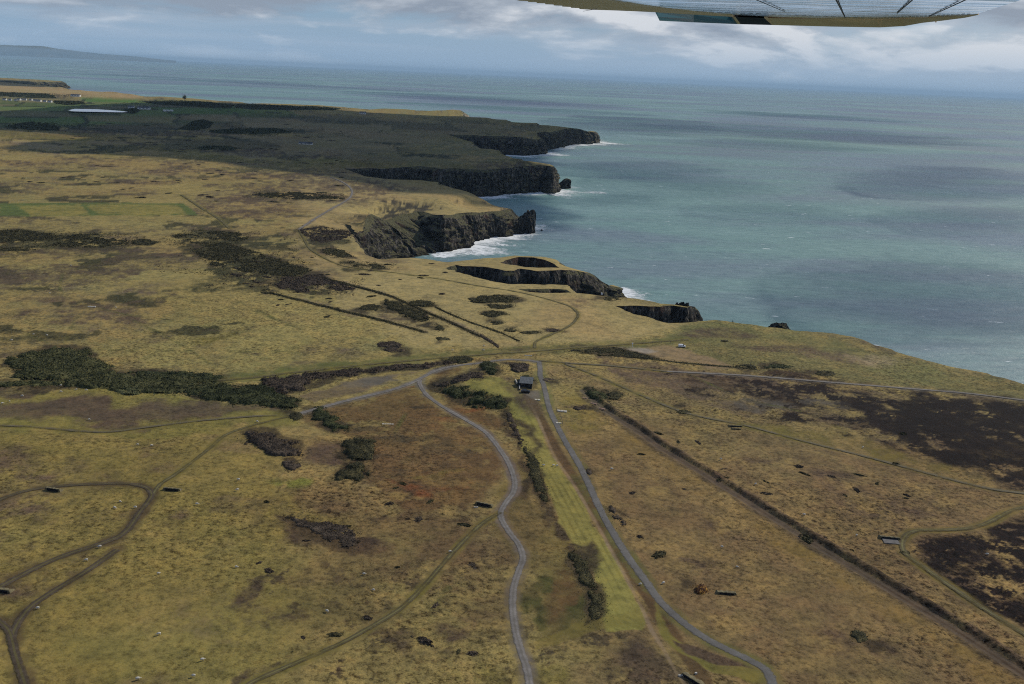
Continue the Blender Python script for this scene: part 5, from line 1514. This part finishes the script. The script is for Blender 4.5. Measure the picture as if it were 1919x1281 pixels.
for xx in (-1.65, 1.75):
    bm = bmesh.new(); box_bm(bm, xx, -D_/2 - .04, 1.75, 1.2, .06, .8); fr = bm_obj('window', bm, M_GLASS, hut)
    bm = bmesh.new()
    for (a, b, c, d) in ((0, .44, 1.36, .08), (0, -.44, 1.36, .08), (.64, 0, .08, .9), (-.64, 0, .08, .9), (0, 0, .05, .8)): box_bm(bm, xx + a, -D_/2 - .08, 1.75 + b, c, .05, d)
    bm_obj('frame', bm, M_DKWOOD, fr)
bm = bmesh.new(); box_bm(bm, .1, -D_/2 - .05, 1.0, .9, .07, 2.0); bm_obj('door', bm, M_BLACK, hut)
# lean-to on its left
bm = bmesh.new()
bm_poly(bm, [(-4.2,-1.8,-.5),(-2.83,-1.8,-.5),(-2.83,2.1,-.5),(-4.2,2.1,-.5),(-4.2,-1.8,1.7),(-2.83,-1.8,2.2),(-2.83,2.1,2.9),(-4.2,2.1,2.3)], [(0,1,5,4),(1,2,6,5),(2,3,7,6),(3,0,4,7),(4,5,6,7),(3,2,1,0)])
bm_obj('lean_to', bm, M_DKWOOD, hut)


def vehicle(name, label, cat, loc, rz, paint, van=False):
    e = empty(name, loc, rz)
    tag(e, label, cat)
    Lh, Wd = (2.5, 0.95) if van else (2.15, 0.88)
    prof = [(-Lh, .35), (-Lh, .95), (-Lh + .1, 1.05 if not van else 1.9), (Lh * .2 if van else -.9, 1.05 if not van else 1.95), (Lh * .45, 1.08 if not van else 1.25), (Lh * .92, .9 if not van else 1.0), (Lh, .7), (Lh, .35)]
    bm = bmesh.new()
    n = len(prof)
    pts = [(x, -Wd, z) for x, z in prof] + [(x, Wd, z) for x, z in prof]
    fc = [tuple(range(n)), tuple(range(2 * n - 1, n - 1, -1))] + [(i, n + i, n + (i + 1) % n, (i + 1) % n) for i in range(n)]
    bm_poly(bm, pts, fc)
    bmesh.ops.recalc_face_normals(bm, faces=bm.faces)
    bm_obj('body', bm, paint, e, bevel=0.06)
    bm = bmesh.new()
    if van:
        for s_ in (-1, 1): box_bm(bm, .95, s_ * (Wd + .005), 1.5, .9, .03, .5)
        box_bm(bm, 0.95, 0, 1.56, .8, Wd * 1.7, .5, Matrix.Rotation(0, 3, 'Y'))
    else:
        pr = [(-1.9, 1.04), (-1.55, 1.5), (.25, 1.52), (.95, 1.04)]
        pts = [(x, -Wd * .86 * (1 if z < 1.2 else .86), z) for x, z in pr] + [(x, Wd * .86 * (1 if z < 1.2 else .86), z) for x, z in pr]
        bm_poly(bm, pts, [(0,1,2,3),(7,6,5,4),(0,4,5,1),(1,5,6,2),(2,6,7,3),(3,7,4,0)])
        bmesh.ops.recalc_face_normals(bm, faces=bm.faces)
    bm_obj('window', bm, M_GLASS, e)
    if not van:
        bm = bmesh.new(); box_bm(bm, -.65, 0, 1.545, 1.75, Wd * 1.45, .05); bm_obj('roof', bm, paint, e)
    for sx_ in (-1.35, 1.4):
        for sy_ in (-1, 1):
            bm = bmesh.new()
            r_ = bmesh.ops.create_cone(bm, cap_ends=True, segments=16, radius1=.34, radius2=.34, depth=.22)
            bmesh.ops.rotate(bm, cent=(0, 0, 0), matrix=Matrix.Rotation(R(90), 3, 'X'), verts=bm.verts)
            bmesh.ops.translate(bm, vec=(sx_, sy_ * (Wd - .05), .34), verts=bm.verts)
            bm_obj('wheel', bm, M_TYRE, e)
    return e


vehicle('parked_car', 'dark car parked on the grass just below the hut', 'car', gpt(985, 735.5), R(5), M_CARDARK)
vehicle('parked_van', 'white van parked alone at the edge of the brown field by the coast track', 'van', gpt(1278, 650), R(-4), M_CARWHITE, True).scale = (.85, .85, .85)

# black target screens dug in front of low banks
def screen(label, u0, v0, u1, v1, hgt, pad=None):
    x0, y0, z0 = gpt(u0, v0); x1, y1, z1 = gpt(u1, v1)
    hgt *= 0.62
    L = math.hypot(x1 - x0, y1 - y0)
    e = empty('target_screen', ((x0 + x1) / 2, (y0 + y1) / 2, min(z0, z1)), math.atan2(y1 - y0, x1 - x0))
    tag(e, label, 'target screen')
    bm = bmesh.new()
    box_bm(bm, 0, 0, hgt / 2 - .3, L, .14, hgt + .6)
    bm_obj('panel', bm, M_BLACK, e)
    # sloping earth bank behind
    g = 14
    pts, fs = [], []
    for i in range(g + 1):
        a = i / g
        xx = (a - .5) * (L + 2.0)
        tp = hgt + .16 if .06 < a < .94 else .1
        tp += math.sin(i * 2.1) * .06
        pts += [(xx, .10, -.4), (xx, .13, tp), (xx, .9 + .2 * math.sin(i), tp - .05), (xx, 3.2 + .4 * math.sin(i * 1.7), -.4)]
    for i in range(g):
        for q in range(3):
            a = i * 4 + q; fs.append((a, a + 4, a + 5, a + 1))
    me = mesh_obj('earth_bank', pts, fs, M_EARTH, e)
    if pad:
        bm = bmesh.new(); box_bm(bm, 0, -.2 - pad / 2, -.02, L * .95, pad, .5)
        bm_obj('concrete_apron', bm, noisy('dull_concrete', (0.10, 0.095, 0.09), (0.16, 0.15, 0.145), 1.0), e)


screen('black target screen beside the bend of the muddy track at left', 309, 919, 333, 921, 1.4)
screen('black target screen standing inside the loop of the muddy track', 88, 919, 108, 922, 1.5)
screen('black target screen cut by the left edge of the picture', -14, 1108, 13, 1112, 1.3)
screen('black target screen with a grey apron in front, near the burnt heather at right', 1652, 1009, 1683, 1012, 1.1, 3.2)
screen('black target screen left of the gravel road fork', 894, 946, 917, 951, 1.6)
screen('farther one of the two short black target screens right of centre', 1369, 799.5, 1388, 800.5, .9)
screen('nearer one of the two short black target screens right of centre', 1375, 805, 1385, 805.6, .8)
screen('black target screen low in a hollow right of the orange-topped mound', 1348, 1113, 1375, 1115, .8)
screen('long black target screen at the bottom edge by the end of the stone footpath', 1280, 1268, 1318, 1292, 1.2)
screen('tiny black target screen in the green cliff-top grass beyond the van', 1355, 639.5, 1362, 639.8, .9)

# concrete pads, blocks and slabs
def slab(name, label, cat, u, v, sx_, sy_, sz_, rz, mat, n=1):
    x, y, z = gpt(u, v)
    bm = bmesh.new()
    r2 = random.Random(int(u))
    for k in range(n):
        box_bm(bm, (k - (n - 1) / 2) * sx_ / n * 1.02, r2.uniform(-.1, .1), sz_ / 2 - .1, sx_ / n * .9, sy_ * r2.uniform(.8, 1), sz_ * r2.uniform(.8, 1.1) + .2)
    o = bm_obj(name, bm, mat, None, bevel=0.04)
    o.location = (x, y, z); o.rotation_euler.z = rz
    tag(o, label, cat)


slab('concrete_block', 'short row of pale concrete blocks left of the tarmac road, below the hut', 'concrete block', 1007, 749.5, 2.6, 1.0, .4, 0, M_PALEC, 2)
slab('concrete_block', 'short row of pale concrete blocks on the right verge of the tarmac road', 'concrete block', 1047, 793, 2.4, .9, .35, 0, M_PALEC, 2)
slab('concrete_slab', 'broken pale slab lying in a ring of rank grass east of the tarmac road', 'slab', 1053, 770.5, 4.6, 1.8, .4, R(-10), M_CONC, 3)
slab('concrete_slab', 'pale slab in the short grass at upper left, where the sheep paths meet', 'slab', 172, 575, 4.6, 1.4, .5, R(5), M_CONC, 4)
slab('rubble_heap', 'pinkish rubble heap on the rusty bank, nearest to the tarmac road', 'rubble', 1096, 746, 2.4, .8, .3, R(-20), M_RUBBLE, 3)
slab('rubble_heap', 'pinkish rubble heap in the middle of the rusty bank', 'rubble', 1112, 756, 3.0, .8, .3, R(-28), M_RUBBLE, 3)
slab('rubble_heap', 'pinkish rubble heap at the lower end of the rusty bank', 'rubble', 1128, 766, 2.8, .9, .35, R(-28), M_RUBBLE, 4)
slab('stone_pile', 'pale stones at the bottom end of the footpath beside the long screen', 'stones', 1277, 1267, 1.6, .6, .4, R(-5), M_CONC, 4)
slab('concrete_block', 'single pale boulder right of the long screen at the bottom edge', 'boulder', 1304, 1263, .7, .5, .5, R(20), M_CONC, 1)
slab('stone_pile', 'scattered white stones in the middle of the bracken triangle', 'stones', 727, 795, 5, 1.0, .25, R(5), M_CONC, 5)
slab('stone_pile', 'pale stones at the left end of the black screen by the road fork', 'stones', 892, 951, 1.5, .6, .35, R(0), M_CONC, 3)
slab('stone_pile', 'loose pale stones where the two roads meet above the hut', 'stones', 990, 666.5, 4, .9, .4, R(0), M_CONC, 5)

# footpath wall beside the hut
mwall = mesh_obj('stone_wall', *(lambda P: ([p for (x, y) in P for p in ((x-.22, y, height(x, y)-.3), (x-.18, y, height(x, y)+.8), (x+.18, y, height(x, y)+.8), (x+.22, y, height(x, y)-.3))],
      [(i*4+q, i*4+q+1, i*4+4+q+1, i*4+4+q) for i in range(len(P)-1) for q in range(3)]))([gpt(u, v)[:2] for u, v in smooth_pts([(966,713),(969,719),(973,724),(974,731)], 3)]), M_CONC)
tag(mwall, 'short pale retaining wall left of the hut', 'wall')

# fence along the junction: posts and wire
def fence(label, pts, step, hgt=1.2):
    X, Y, Z = [], [], []
    sp = smooth_pts(pts, 3)
    W_ = [gpt(u, v) for u, v in sp]
    s = np.concatenate([[0], np.cumsum([math.hypot(W_[i+1][0]-W_[i][0], W_[i+1][1]-W_[i][1]) for i in range(len(W_)-1)])])
    q = np.arange(0, s[-1], step)
    xs, ys = np.interp(q, s, [p[0] for p in W_]), np.interp(q, s, [p[1] for p in W_])
    e = empty('post_fence', (xs[0], ys[0], float(height(xs[0], ys[0]))))
    tag(e, label, 'fence')
    for x, y in zip(xs[:100], ys[:100]):
        bm = bmesh.new(); box_bm(bm, x - xs[0], y - ys[0], float(height(x, y)) - e.location.z + hgt / 2 - .1, .16, .16, hgt + .2)
        bm_obj('post', bm, M_POST, e)
    for hh_ in (hgt * .45, hgt * .92):
        pv, pf = [], []
        for i, (x, y) in enumerate(zip(xs, ys)):
            z = float(height(x, y)) - e.location.z + hh_
            pv += [(x - xs[0], y - ys[0], z), (x - xs[0], y - ys[0] + .02, z + .03), (x - xs[0] + .02, y - ys[0], z + .03)]
            if i: pf += [((i-1)*3+k, (i-1)*3+(k+1) % 3, i*3+(k+1) % 3, i*3+k) for k in range(3)]
        mesh_obj('wire', pv, pf, M_POST, e)


fence('post and wire fence beside the road junction above the hut', [(1000,666),(1040,661),(1090,657),(1140,653)], 5.0)
fence('post and wire fence along the far side of the brown field by the van', [(1205,644),(1290,642),(1330,655),(1375,672),(1410,684)], 6.0)
fence('post and wire fence curving beside the east verge of the tarmac road', [(1043,768),(1048,778),(1053,788),(1055,800)], 3.0)
x, y, z = gpt(1185, 650)
bm = bmesh.new(); box_bm(bm, 0, 0, 1.2, .22, .22, 2.8); box_bm(bm, 0, -.13, 2.2, .8, .05, .7)
o = bm_obj('marker_post', bm, M_WHITE); o.location = (x, y, z); tag(o, 'white marker post beside the grass track left of the van', 'post')
x, y, z = gpt(1128, 551.5)
bm = bmesh.new(); box_bm(bm, -.2, 0, .6, .9, .8, 1.5); box_bm(bm, .55, 0, .35, .5, .5, .9)
o = bm_obj('lookout_hut', bm, M_WHITE, bevel=.1); o.location = (x, y, z); tag(o, 'tiny white lookout shelter on the cliff edge above the breaking wave', 'shelter')

# ---------------------------------------------------------------- sheep
def sheep_mesh():
    bm = bmesh.new()
    r_ = bmesh.ops.create_icosphere(bm, subdivisions=2, radius=1.0)
    for v in r_['verts']:
        n_ = 1 + .06 * mnoise.noise(v.co * 3)
        x = v.co.x * .56 * n_
        v.co = Vector((x, v.co.y * .29 * n_ * (1.05 - .12 * (x > .2)), v.co.z * .29 * n_ + .62 + (.02 if x < 0 else 0)))
    r_ = bmesh.ops.create_icosphere(bm, subdivisions=2, radius=1.0)          # neck and lowered head
    for v in r_['verts']:
        c = v.co.copy()
        v.co = Vector((.60 + c.x * .22 - c.z * .04, c.y * .12, .56 + c.z * .13 - c.x * .12))
    r_ = bmesh.ops.create_icosphere(bm, subdivisions=1, radius=1.0)
    for v in r_['verts']:
        c = v.co.copy(); v.co = Vector((.82 + c.x * .13, c.y * .075, .42 + c.z * .085 - c.x * .06))
    for s_ in (-1, 1):
        box_bm(bm, .74, s_ * .11, .52, .05, .12, .04)
        for x in (-.33, .34):
            r_ = bmesh.ops.create_cone(bm, cap_ends=True, segments=7, radius1=.035, radius2=.06, depth=.48)
            bmesh.ops.translate(bm, vec=(x + .02 * s_, s_ * .15, .22), verts=r_['verts'])
    return bm


sheep0 = None
SHEEP = [(167,787,'in the brown rushy field at left'),(258,834,'left one of two in the pale green field below the rushy field'),(284,836,'right one of two in the pale green field below the rushy field'),(482,791,'on the gravel track below the small round bush'),
 (447,900,'left of the brown heath patch, standing alone'),(369,946,'right of the black screen by the muddy track bend'),(445,919,'just below the lone sheep left of the heath patch'),(215,953,'lower one of two inside the muddy track loop'),(225,941,'upper one of two inside the muddy track loop'),
 (254,952,'beside the muddy track just below its bend'),(187,1026,'on the muddy track, farther one'),(162,1051,'on the muddy track, nearer one'),(297,1076,'in open grass right of the muddy track'),(443,1064,'in open grass far right of the muddy track'),(298,1190,'alone in the near grass at lower left'),
 (363,1268,'near the bottom edge, right of the left corner'),(71,1141,'at the edge of the lowest muddy track'),(379,1238,'a little above the bottom edge at left'),(258,1274,'nearest of all, at the bottom edge at left'),(843,1035,'on the thin wheel track left of the gravel road'),
 (682,1077,'left of the thin wheel track, upper one'),(700,1107,'left of the thin wheel track, lower one'),(613,1147,'in tan tussocks left of the wheel track bend'),(114,723,'under the thicket belt, upper left'),(162,732,'under the thicket belt, rightmost'),(114,735,'just below the upper left one under the thicket belt'),
 (143,731,'between two others under the thicket belt'),(42,743,'at the top of the rushy field near the left edge'),(18,753,'second from the left edge by the rushy field'),(4,757,'at the left edge by the rushy field'),(63,627,'left one of a pair above the willow thicket'),(88,629,'right one of a pair above the willow thicket'),
 (22,638,'below the pair, near the left edge above the willow thicket'),(217,577,'right of the pale slab where the paths meet'),(133,498,'on the moor by the purple heather at upper left'),(93,550,'on the moor left of the pale slab'),(1019,873,'on the green strip, left one of three'),
 (1037,873,'on the green strip, middle one of three'),(1044,874,'on the green strip, right one of three'),(1146,880,'in rough grass east of the tarmac road'),(848,657,'on the verge above the gravel road'),(907,649,'upper one of two at the foot of the hedge bank'),(906,657,'lower one of two at the foot of the hedge bank'),
 (1617,839,'left of the black burnt heather'),(1605,1004,'left of the screen with the grey apron'),(1850,1040,'inside the lower patch of burnt heather'),(1351,861,'just above the straight ditch'),(1416,908,'above the straight ditch, farther along'),(1507,966,'above the straight ditch, nearest one'),
 (1381,1064,'above the orange-topped mound'),(1353,1026,'in tussocks well above the orange-topped mound'),(1200,1096,'on the left verge of the tarmac road'),(1243,1094,'on the right verge of the tarmac road')]
r4 = random.Random(3)
for u, v, ph in SHEEP:
    if sheep0 is None: o = sheep0 = bm_obj('sheep', sheep_mesh(), M_WOOL, smooth=True)
    else: o = sheep0.copy(); col.objects.link(o)
    o.location = gpt(u, v)
    o.rotation_euler.z = r4.choice([0, math.pi]) + r4.uniform(-.7, .7)
    o.scale = [r4.uniform(0.8, 1.0)] * 3
    tag(o, 'white sheep ' + ph, 'sheep', 'sheep grazing over the range')

# ---------------------------------------------------------------- far houses, caravans
def house(label, u, v, L, D, hg, rz, name='white_house', cat='house', chim=True):
    x, y, z = gpt(u, v)
    e = empty(name, (x, y, z), rz)
    tag(e, label, cat)
    bm = bmesh.new()
    bm_poly(bm, [(-L/2,-D/2,-1),(L/2,-D/2,-1),(L/2,D/2,-1),(-L/2,D/2,-1),(-L/2,-D/2,hg),(L/2,-D/2,hg),(L/2,D/2,hg),(-L/2,D/2,hg),(-L/2,0,hg+D*.35),(L/2,0,hg+D*.35)],
            [(0,1,5,4),(2,3,7,6),(1,2,6,9,5),(3,0,4,8,7)])
    bm_obj('wall', bm, M_STONEW, e)
    bm = bmesh.new()
    bm_poly(bm, [(-L/2-.3,-D/2-.4,hg-.2),(L/2+.3,-D/2-.4,hg-.2),(L/2+.3,0,hg+D*.35+.1),(-L/2-.3,0,hg+D*.35+.1),(L/2+.3,D/2+.4,hg-.2),(-L/2-.3,D/2+.4,hg-.2)], [(0,1,2,3),(3,2,4,5)])
    rf = bm_obj('roof', bm, M_SLATE if cat != 'caravan' else M_STONEW, e)
    if chim:
        bm = bmesh.new(); box_bm(bm, L/2-.6, 0, hg+D*.35+.5, 1, .9, 1.6); bm_obj('chimney', bm, M_STONEW, rf)
    bm = bmesh.new()
    for k in range(3): box_bm(bm, (k-1)*L*.3, -D/2-.05, hg*.55, L*.12, .08, hg*.35)
    bm_obj('window', bm, M_GLASS, e)


FARH = [(9,187.5,12,'first'),(19,188,10,'second'),(29,188.3,9,'third'),(36,187.5,11,'fourth'),(45,187.6,16,'fifth and largest'),(58,188,10,'sixth'),(67,189.5,13,'seventh'),(74,190,12,'eighth'),(84,190.8,10,'ninth'),(94,191.5,14,'tenth')]
for u, v, L, od in FARH:
    house('%s from the left of the white houses of the far village' % od, u, v, L, 7, 3.6, r4.uniform(-.4, .4))
house('pale farmhouse at the right end of the reservoir', 246, 203, 16, 8, 5, .1, 'farmhouse', 'farmhouse')
house('low long grey farm shed right of the farmhouse', 270, 204.4, 34, 9, 4, -.03, 'farm_shed', 'barn', False)
for u, od in ((308.5, 'left'), (315, 'middle'), (322, 'right')):
    house('%s one of three white caravans on the far green field' % od, u, 208.0, 8, 3, 2.8, r4.uniform(-.3, .3), 'caravan', 'caravan', False)
house('lone white cottage near the far coast', 680, 213.5, 20, 9, 5, .1, 'cottage', 'cottage')
house('pale low building on the far dunes', 142, 180, 34, 9, 4, -.1, 'dune_building', 'building', False)
house('long pale building lying on the shaded plain', 573, 270, 26, 7, 2.0, -.02, 'long_shed', 'shed', False)

# lone tree on the skyline
x, y, z = gpt(346, 187)
tr = empty('lone_tree', (x, y, z))
tag(tr, 'small lone dark tree standing up on the far skyline', 'tree')
bm = bmesh.new(); bmesh.ops.create_cone(bm, cap_ends=True, segments=8, radius1=.8, radius2=.3, depth=7, matrix=Matrix.Translation((0, 0, 3.5)))
for a in range(4): bmesh.ops.create_cone(bm, cap_ends=True, segments=6, radius1=.3, radius2=.1, depth=6, matrix=Matrix.Translation((math.cos(a*1.6)*1.6, math.sin(a*1.6)*1.6, 8)) @ Matrix.Rotation(.5, 4, Vector((-math.sin(a*1.6), math.cos(a*1.6), 0))))
bm_obj('trunk', bm, LM['twig'], tr)
g = np.random.default_rng(4)
N = 420
cc = g.normal(size=(N, 3)) * wv([3.0, 3.0, 3.4]) + wv([0, 0, 10]); cc = cc[cc[:, 2] > 3.5]
a = g.normal(size=cc.shape); a /= np.linalg.norm(a, axis=1)[:, None]; b = np.cross(a, g.normal(size=cc.shape)); b /= np.linalg.norm(b, axis=1)[:, None]
q = np.stack([cc + a, cc + b, cc - a, cc - b], 1).reshape(-1, 3)
mesh_obj('crown', q, [np.arange(len(q)).reshape(-1, 4)], LM['green'], tr)

# ---------------------------------------------------------------- sea stacks and rocks
def rock(label, u, v, wpx, hpx, seed, spiky=1.0, depth=0.7, lean=0.0, name='sea_rock'):
    x, y = [float(q_) for q_ in unproj(u, v, 0.0)]
    d = math.hypot(x, y)
    wm = wpx * d / F; hm = hpx * d / F * 1.03
    bm = bmesh.new()
    bmesh.ops.create_icosphere(bm, subdivisions=5, radius=1.0)
    off = Vector((seed * 3.3, seed * 1.7, 0))
    for v_ in bm.verts:
        c = v_.co.copy()
        n1 = mnoise.fractal(c * 1.5 + off, 1.0, 2.0, 5)
        n2 = mnoise.fractal(Vector((c.x * 5, c.y * 5, c.z * .8)) + off, 1.0, 2.0, 4)
        r_ = 1 + .34 * n1 + .20 * spiky * n2
        top = max(0, c.z)
        zz_ = (c.z * (1 + .45 * spiky * n2 * top) + lean * c.x * top * .8)
        v_.co = Vector((c.x * r_ * wm / 2, c.y * r_ * wm / 2 * depth, zz_ * hm * (1 + .2 * n1)))
    o = bm_obj(name, bm, M_ROCK)
    o.location = (x, y, -0.02 * hm)
    tag(o, label, 'rock')


rock('dark jagged sea stack just off the near cliff edge at right', 1460, 637, 56, 31, 1, .3, .7, 0, 'sea_stack')
rock('tiny rock tip showing over the near cliff edge, left of the jagged stack', 1371, 628, 12, 22, 2, 1.0, .7, 0, 'sea_stack')
rock('wedge-shaped black rock off the end of the shaded headland', 1052, 352, 36, 12, 3, .2, .7, 1.8)
rock('black rock lying at the foot of the nearest headland cliffs, left end of the surf', 831, 467, 26, 14, 4, .8, .8)
rock('pointed rock rising from the surf in the corner of the bay', 856, 442, 18, 20, 5, .8, .8)
rock('small low rock in the middle of the surf', 904, 440, 9, 4, 6, .5, .8)
rock('small dark rock at the foot of the headland point', 975, 438, 12, 5, 7, .5, .8)
rock('tiny rock awash beyond the headland point', 1015, 432, 4, 2.5, 8, .5, .8)
rock('low black rock shelf under the farther shaded headland', 1027, 271, 20, 3, 9, .5, .8)
rock('big craggy pinnacle at the very point of the sunlit headland, white surf round it', 981, 435, 46, 36, 14, .6, .7, .8)
rock('broken boulders filling the gap between the pinnacle and the headland', 957, 433, 18, 20, 15, 1.2, .8)
rock('ragged rock pile at the seaward end of the near promontory', 1278, 606, 46, 36, 10, .8, .3)
rock('rounded black rock at the tip of the promontory beside the breaking wave', 1148, 552, 22, 9, 11, .7, .8)

# ---------------------------------------------------------------- aircraft wing above the camera
def on_plane(u, v, dz):
    r_ = ray(u, v)
    k = 0.048                                       # the aircraft is banked: the wing rises towards its tip
    t = (dz - 3 * k) / (r_[2] - k * math.hypot(r_[0], r_[1]))
    return wv([r_[0] * t, r_[1] * t, 185 + r_[2] * t])


def prism(name, px, dz, th, mat, parent):
    lo = [on_plane(u, v, dz) for u, v in px]
    n = len(lo)
    vs = [tuple(p) for p in lo] + [(p[0], p[1], p[2] + th) for p in lo]
    fs = [tuple(range(n)), tuple(range(2 * n - 1, n - 1, -1))] + [(i, (i + 1) % n, n + (i + 1) % n, n + i) for i in range(n)]
    o = mesh_obj(name, vs, fs, mat)
    o.parent = parent
    o.matrix_parent_inverse = parent.matrix_world.inverted()
    return o


DZ = 0.25
wing = empty('aircraft_wing', (0, 0, 0))
wc = on_plane(1500, 0, DZ)
wing.location = tuple(wc)
bpy.context.view_layer.update()
tag(wing, 'light aircraft wing overhead, riveted pale metal with a teal, black and cream tip', 'aircraft wing')
M_SKIN, t = material('polished_wing_skin', 0.07, (0.50, 0.56, 0.64), 0.6, 1.0)
pos = t.n('ShaderNodeNewGeometry').outputs['Position']
t.link(t.n('ShaderNodeBump', inp={'Strength': 0.4, 'Distance': 0.014, 'Height': t.noise(t.vmul(pos, (1.2, 7.0, 1.0)), 1.0, 1, 0.4)}).outputs[0], t.p.inputs['Normal'])
t.link(t.ramp(t.noise(t.vmul(pos, (1.5, 14.0, 1.0)), 2.2, 5, 0.65), [(0.33, (0.55, 0.62, 0.74)), (0.5, (0.86, 0.91, 0.98)), (0.66, (1.0, 1.0, 1.0))]), t.p.inputs['Base Color'])
M_CREAM = noisy('cream_wing_paint', (0.62, 0.40, 0.19), (0.70, 0.47, 0.24), 3.0, 0.5, 0.3)
M_TEAL, _ = material('teal_wing_paint', 0.3, (0.012, 0.10, 0.12), 0.5)
M_BLK, _ = material('black_wing_paint', 0.3, (0.008, 0.006, 0.006), 0.5)
M_SEAM, _ = material('panel_seam', 0.6, (0.05, 0.045, 0.035), 0.3)
skin = [(1226,13),(1300,21),(1355,26),(1440,31),(1526,34.6),(1643,35.5),(1723,33),(1803,28.5),(1832,25.5),(1912,0),(2400,-170),(1700,-420),(1150,-330),(1040,-60),(1130,0)]
prism('wing_skin', skin, DZ, 0.11, M_SKIN, wing)
te = [(2, -200)]
ste = [(940,-6),(974,-2)]
x_, y_ = 974.0, 1.0
ser = []
for k in range(7):
    ser += [(x_, y_), (x_ + 15.5, y_ + .6), (x_ + 16, y_ + 2.2)]
    x_ += 16; y_ += 2.2
ail = [(1128,-2),(1060,-25),(900,-40),(930,-8)] + ser + [(1100,17.5),(1160,19.5),(1228,22.5),(1300,27),(1372,31),(1372,27.3),(1355,26.6),(1300,21.6),(1226,13.6),(1150,2.5)]
prism('aileron', ail[::-1], DZ - .004, 0.03, M_CREAM, wing)
# hanging tip fairing, lofted along the seam, in its paint bands
seam = [(1228,22.5),(1300,27),(1365,30.5),(1372,31),(1378,31.2),(1432,33.2),(1440,33.5),(1526,35.2),(1643,36),(1690,35),(1723,33.6),(1760,31.5),(1803,29),(1832,26)]
low = [(1236,38.5),(1300,41.5),(1372,44.5),(1382,44.8),(1388,45),(1447,46.5),(1450,46.6),(1560,49.5),(1648,51),(1695,48.5),(1728,42.5),(1765,38.5),(1808,33),(1834,27.5)]
bands = [(0, 3, M_TEAL, 'tip_teal_band'), (3, 4, M_CREAM, 'tip_cream_stripe'), (4, 5, M_BLK, 'tip_black_band'), (5, 13, M_CREAM, 'wing_tip')]
for (i0, i1, mt_, nm) in bands:
    vs, fs = [], []
    for i in range(i0, i1 + 1):
        p0 = on_plane(*seam[i], DZ)
        r_ = ray(*low[i])
        d0 = math.hypot(p0[0], p0[1])
        dh = wv([p0[0], p0[1]]) / d0
        t1 = (d0 + .05) / math.hypot(r_[0], r_[1])
        p1 = wv([r_[0] * t1, r_[1] * t1, 185 + r_[2] * t1])
        p2 = wv([*(dh * (d0 + .16)), p0[2] + .05]); p3 = wv([*(dh * (d0 + .02)), p0[2] + .11])
        pm = p0 * .45 + p1 * .55 + wv([*(dh * -.008), 0])
        for p in (p0, pm, p1, p2, p3): vs.append(tuple(p))
    for i in range(i1 - i0):
        for q_ in range(4): fs.append((i*5+q_, i*5+q_+1, i*5+5+q_+1, i*5+5+q_))
    fs.append((0, 1, 2, 3, 4)); fs.append(tuple(len(vs) - 5 + k for k in (4, 3, 2, 1, 0)))
    o = mesh_obj(nm, vs, fs, mt_)
    o.parent = wing; o.matrix_parent_inverse = wing.matrix_world.inverted()


def ribbon(name, a, b, wpx, dz, mat, dashes=1):
    vs, fs = [], []
    A, B = on_plane(*a, dz), on_plane(*b, dz)
    dr = B - A; L = np.linalg.norm(dr); dr /= L
    nn_ = wv([-dr[1], dr[0], 0]) * wpx
    for k in range(dashes):
        s0, s1 = L * k / dashes, L * (k + (.6 if dashes > 1 else 1)) / dashes
        c0 = len(vs)
        for (p, sg) in ((s0, -1), (s0, 1), (s1, 1), (s1, -1)): vs.append(tuple(A + dr * p + nn_ * sg))
        for (p, sg) in ((s0, -1), (s0, 1), (s1, 1), (s1, -1)): vs.append(tuple(A + dr * p + nn_ * sg + wv([0, 0, .0015])))
        fs += [(c0, c0+1, c0+2, c0+3), (c0+4, c0+7, c0+6, c0+5), (c0, c0+3, c0+7, c0+4), (c0+1, c0+5, c0+6, c0+2)]
    o = mesh_obj(name, vs, fs, mat)
    o.parent = wing; o.matrix_parent_inverse = wing.matrix_world.inverted()


for a_, b_ in (((1380,-16),(1471,22)), ((1555,-24),(1584,34)), ((1735,-22),(1681,25)), ((1840,-14),(1741,31))):
    ribbon('panel_seam', a_, b_, .0022, DZ - .003, M_SEAM, 1)
for a_, b_ in (((1300,21.5),(1640,34)), ((1640,34),(1822,26.5))):
    ribbon('rivet_row', a_, b_, .0009, DZ - .0028, M_SEAM, 24)
ribbon('static_wick', (1093,20.8), (1118,16.5), .0022, DZ - .006, M_SEAM)
p = on_plane(1755, 33.5, DZ)
bm = bmesh.new()
bmesh.ops.create_cone(bm, cap_ends=True, segments=8, radius1=.0025, radius2=.0025, depth=.016, matrix=Matrix.Translation((0, 0, -.010)))
tv = bmesh.ops.create_icosphere(bm, subdivisions=2, radius=.0042, matrix=Matrix.Translation((0, 0, -.020)))
o = bm_obj('tie_down_ring', bm, M_CREAM); o.location = tuple(p); o.parent = wing; o.matrix_parent_inverse = wing.matrix_world.inverted()

# ---------------------------------------------------------------- haze
hz = mesh_obj('haze', [(-45000,-3000,-3),(45000,-3000,-3),(45000,120000,-3),(-45000,120000,-3),(-45000,-3000,420),(45000,-3000,420),(45000,120000,420),(-45000,120000,420)],
              [(3,2,1,0),(4,5,6,7),(0,1,5,4),(1,2,6,5),(2,3,7,6),(3,0,4,7)])
mt = bpy.data.materials.new('haze'); mt.use_nodes = True
mt.node_tree.nodes.clear()
t = NT(mt.node_tree)
vo = t.n('ShaderNodeVolumePrincipled', inp={'Color': (0.50, 0.75, 1.0, 1), 'Density': 1.9e-5, 'Anisotropy': 0.0})
t.link(vo.outputs[0], t.n('ShaderNodeOutputMaterial').inputs['Volume'])
hz.data.materials.append(mt)
tag(hz, kind='stuff')
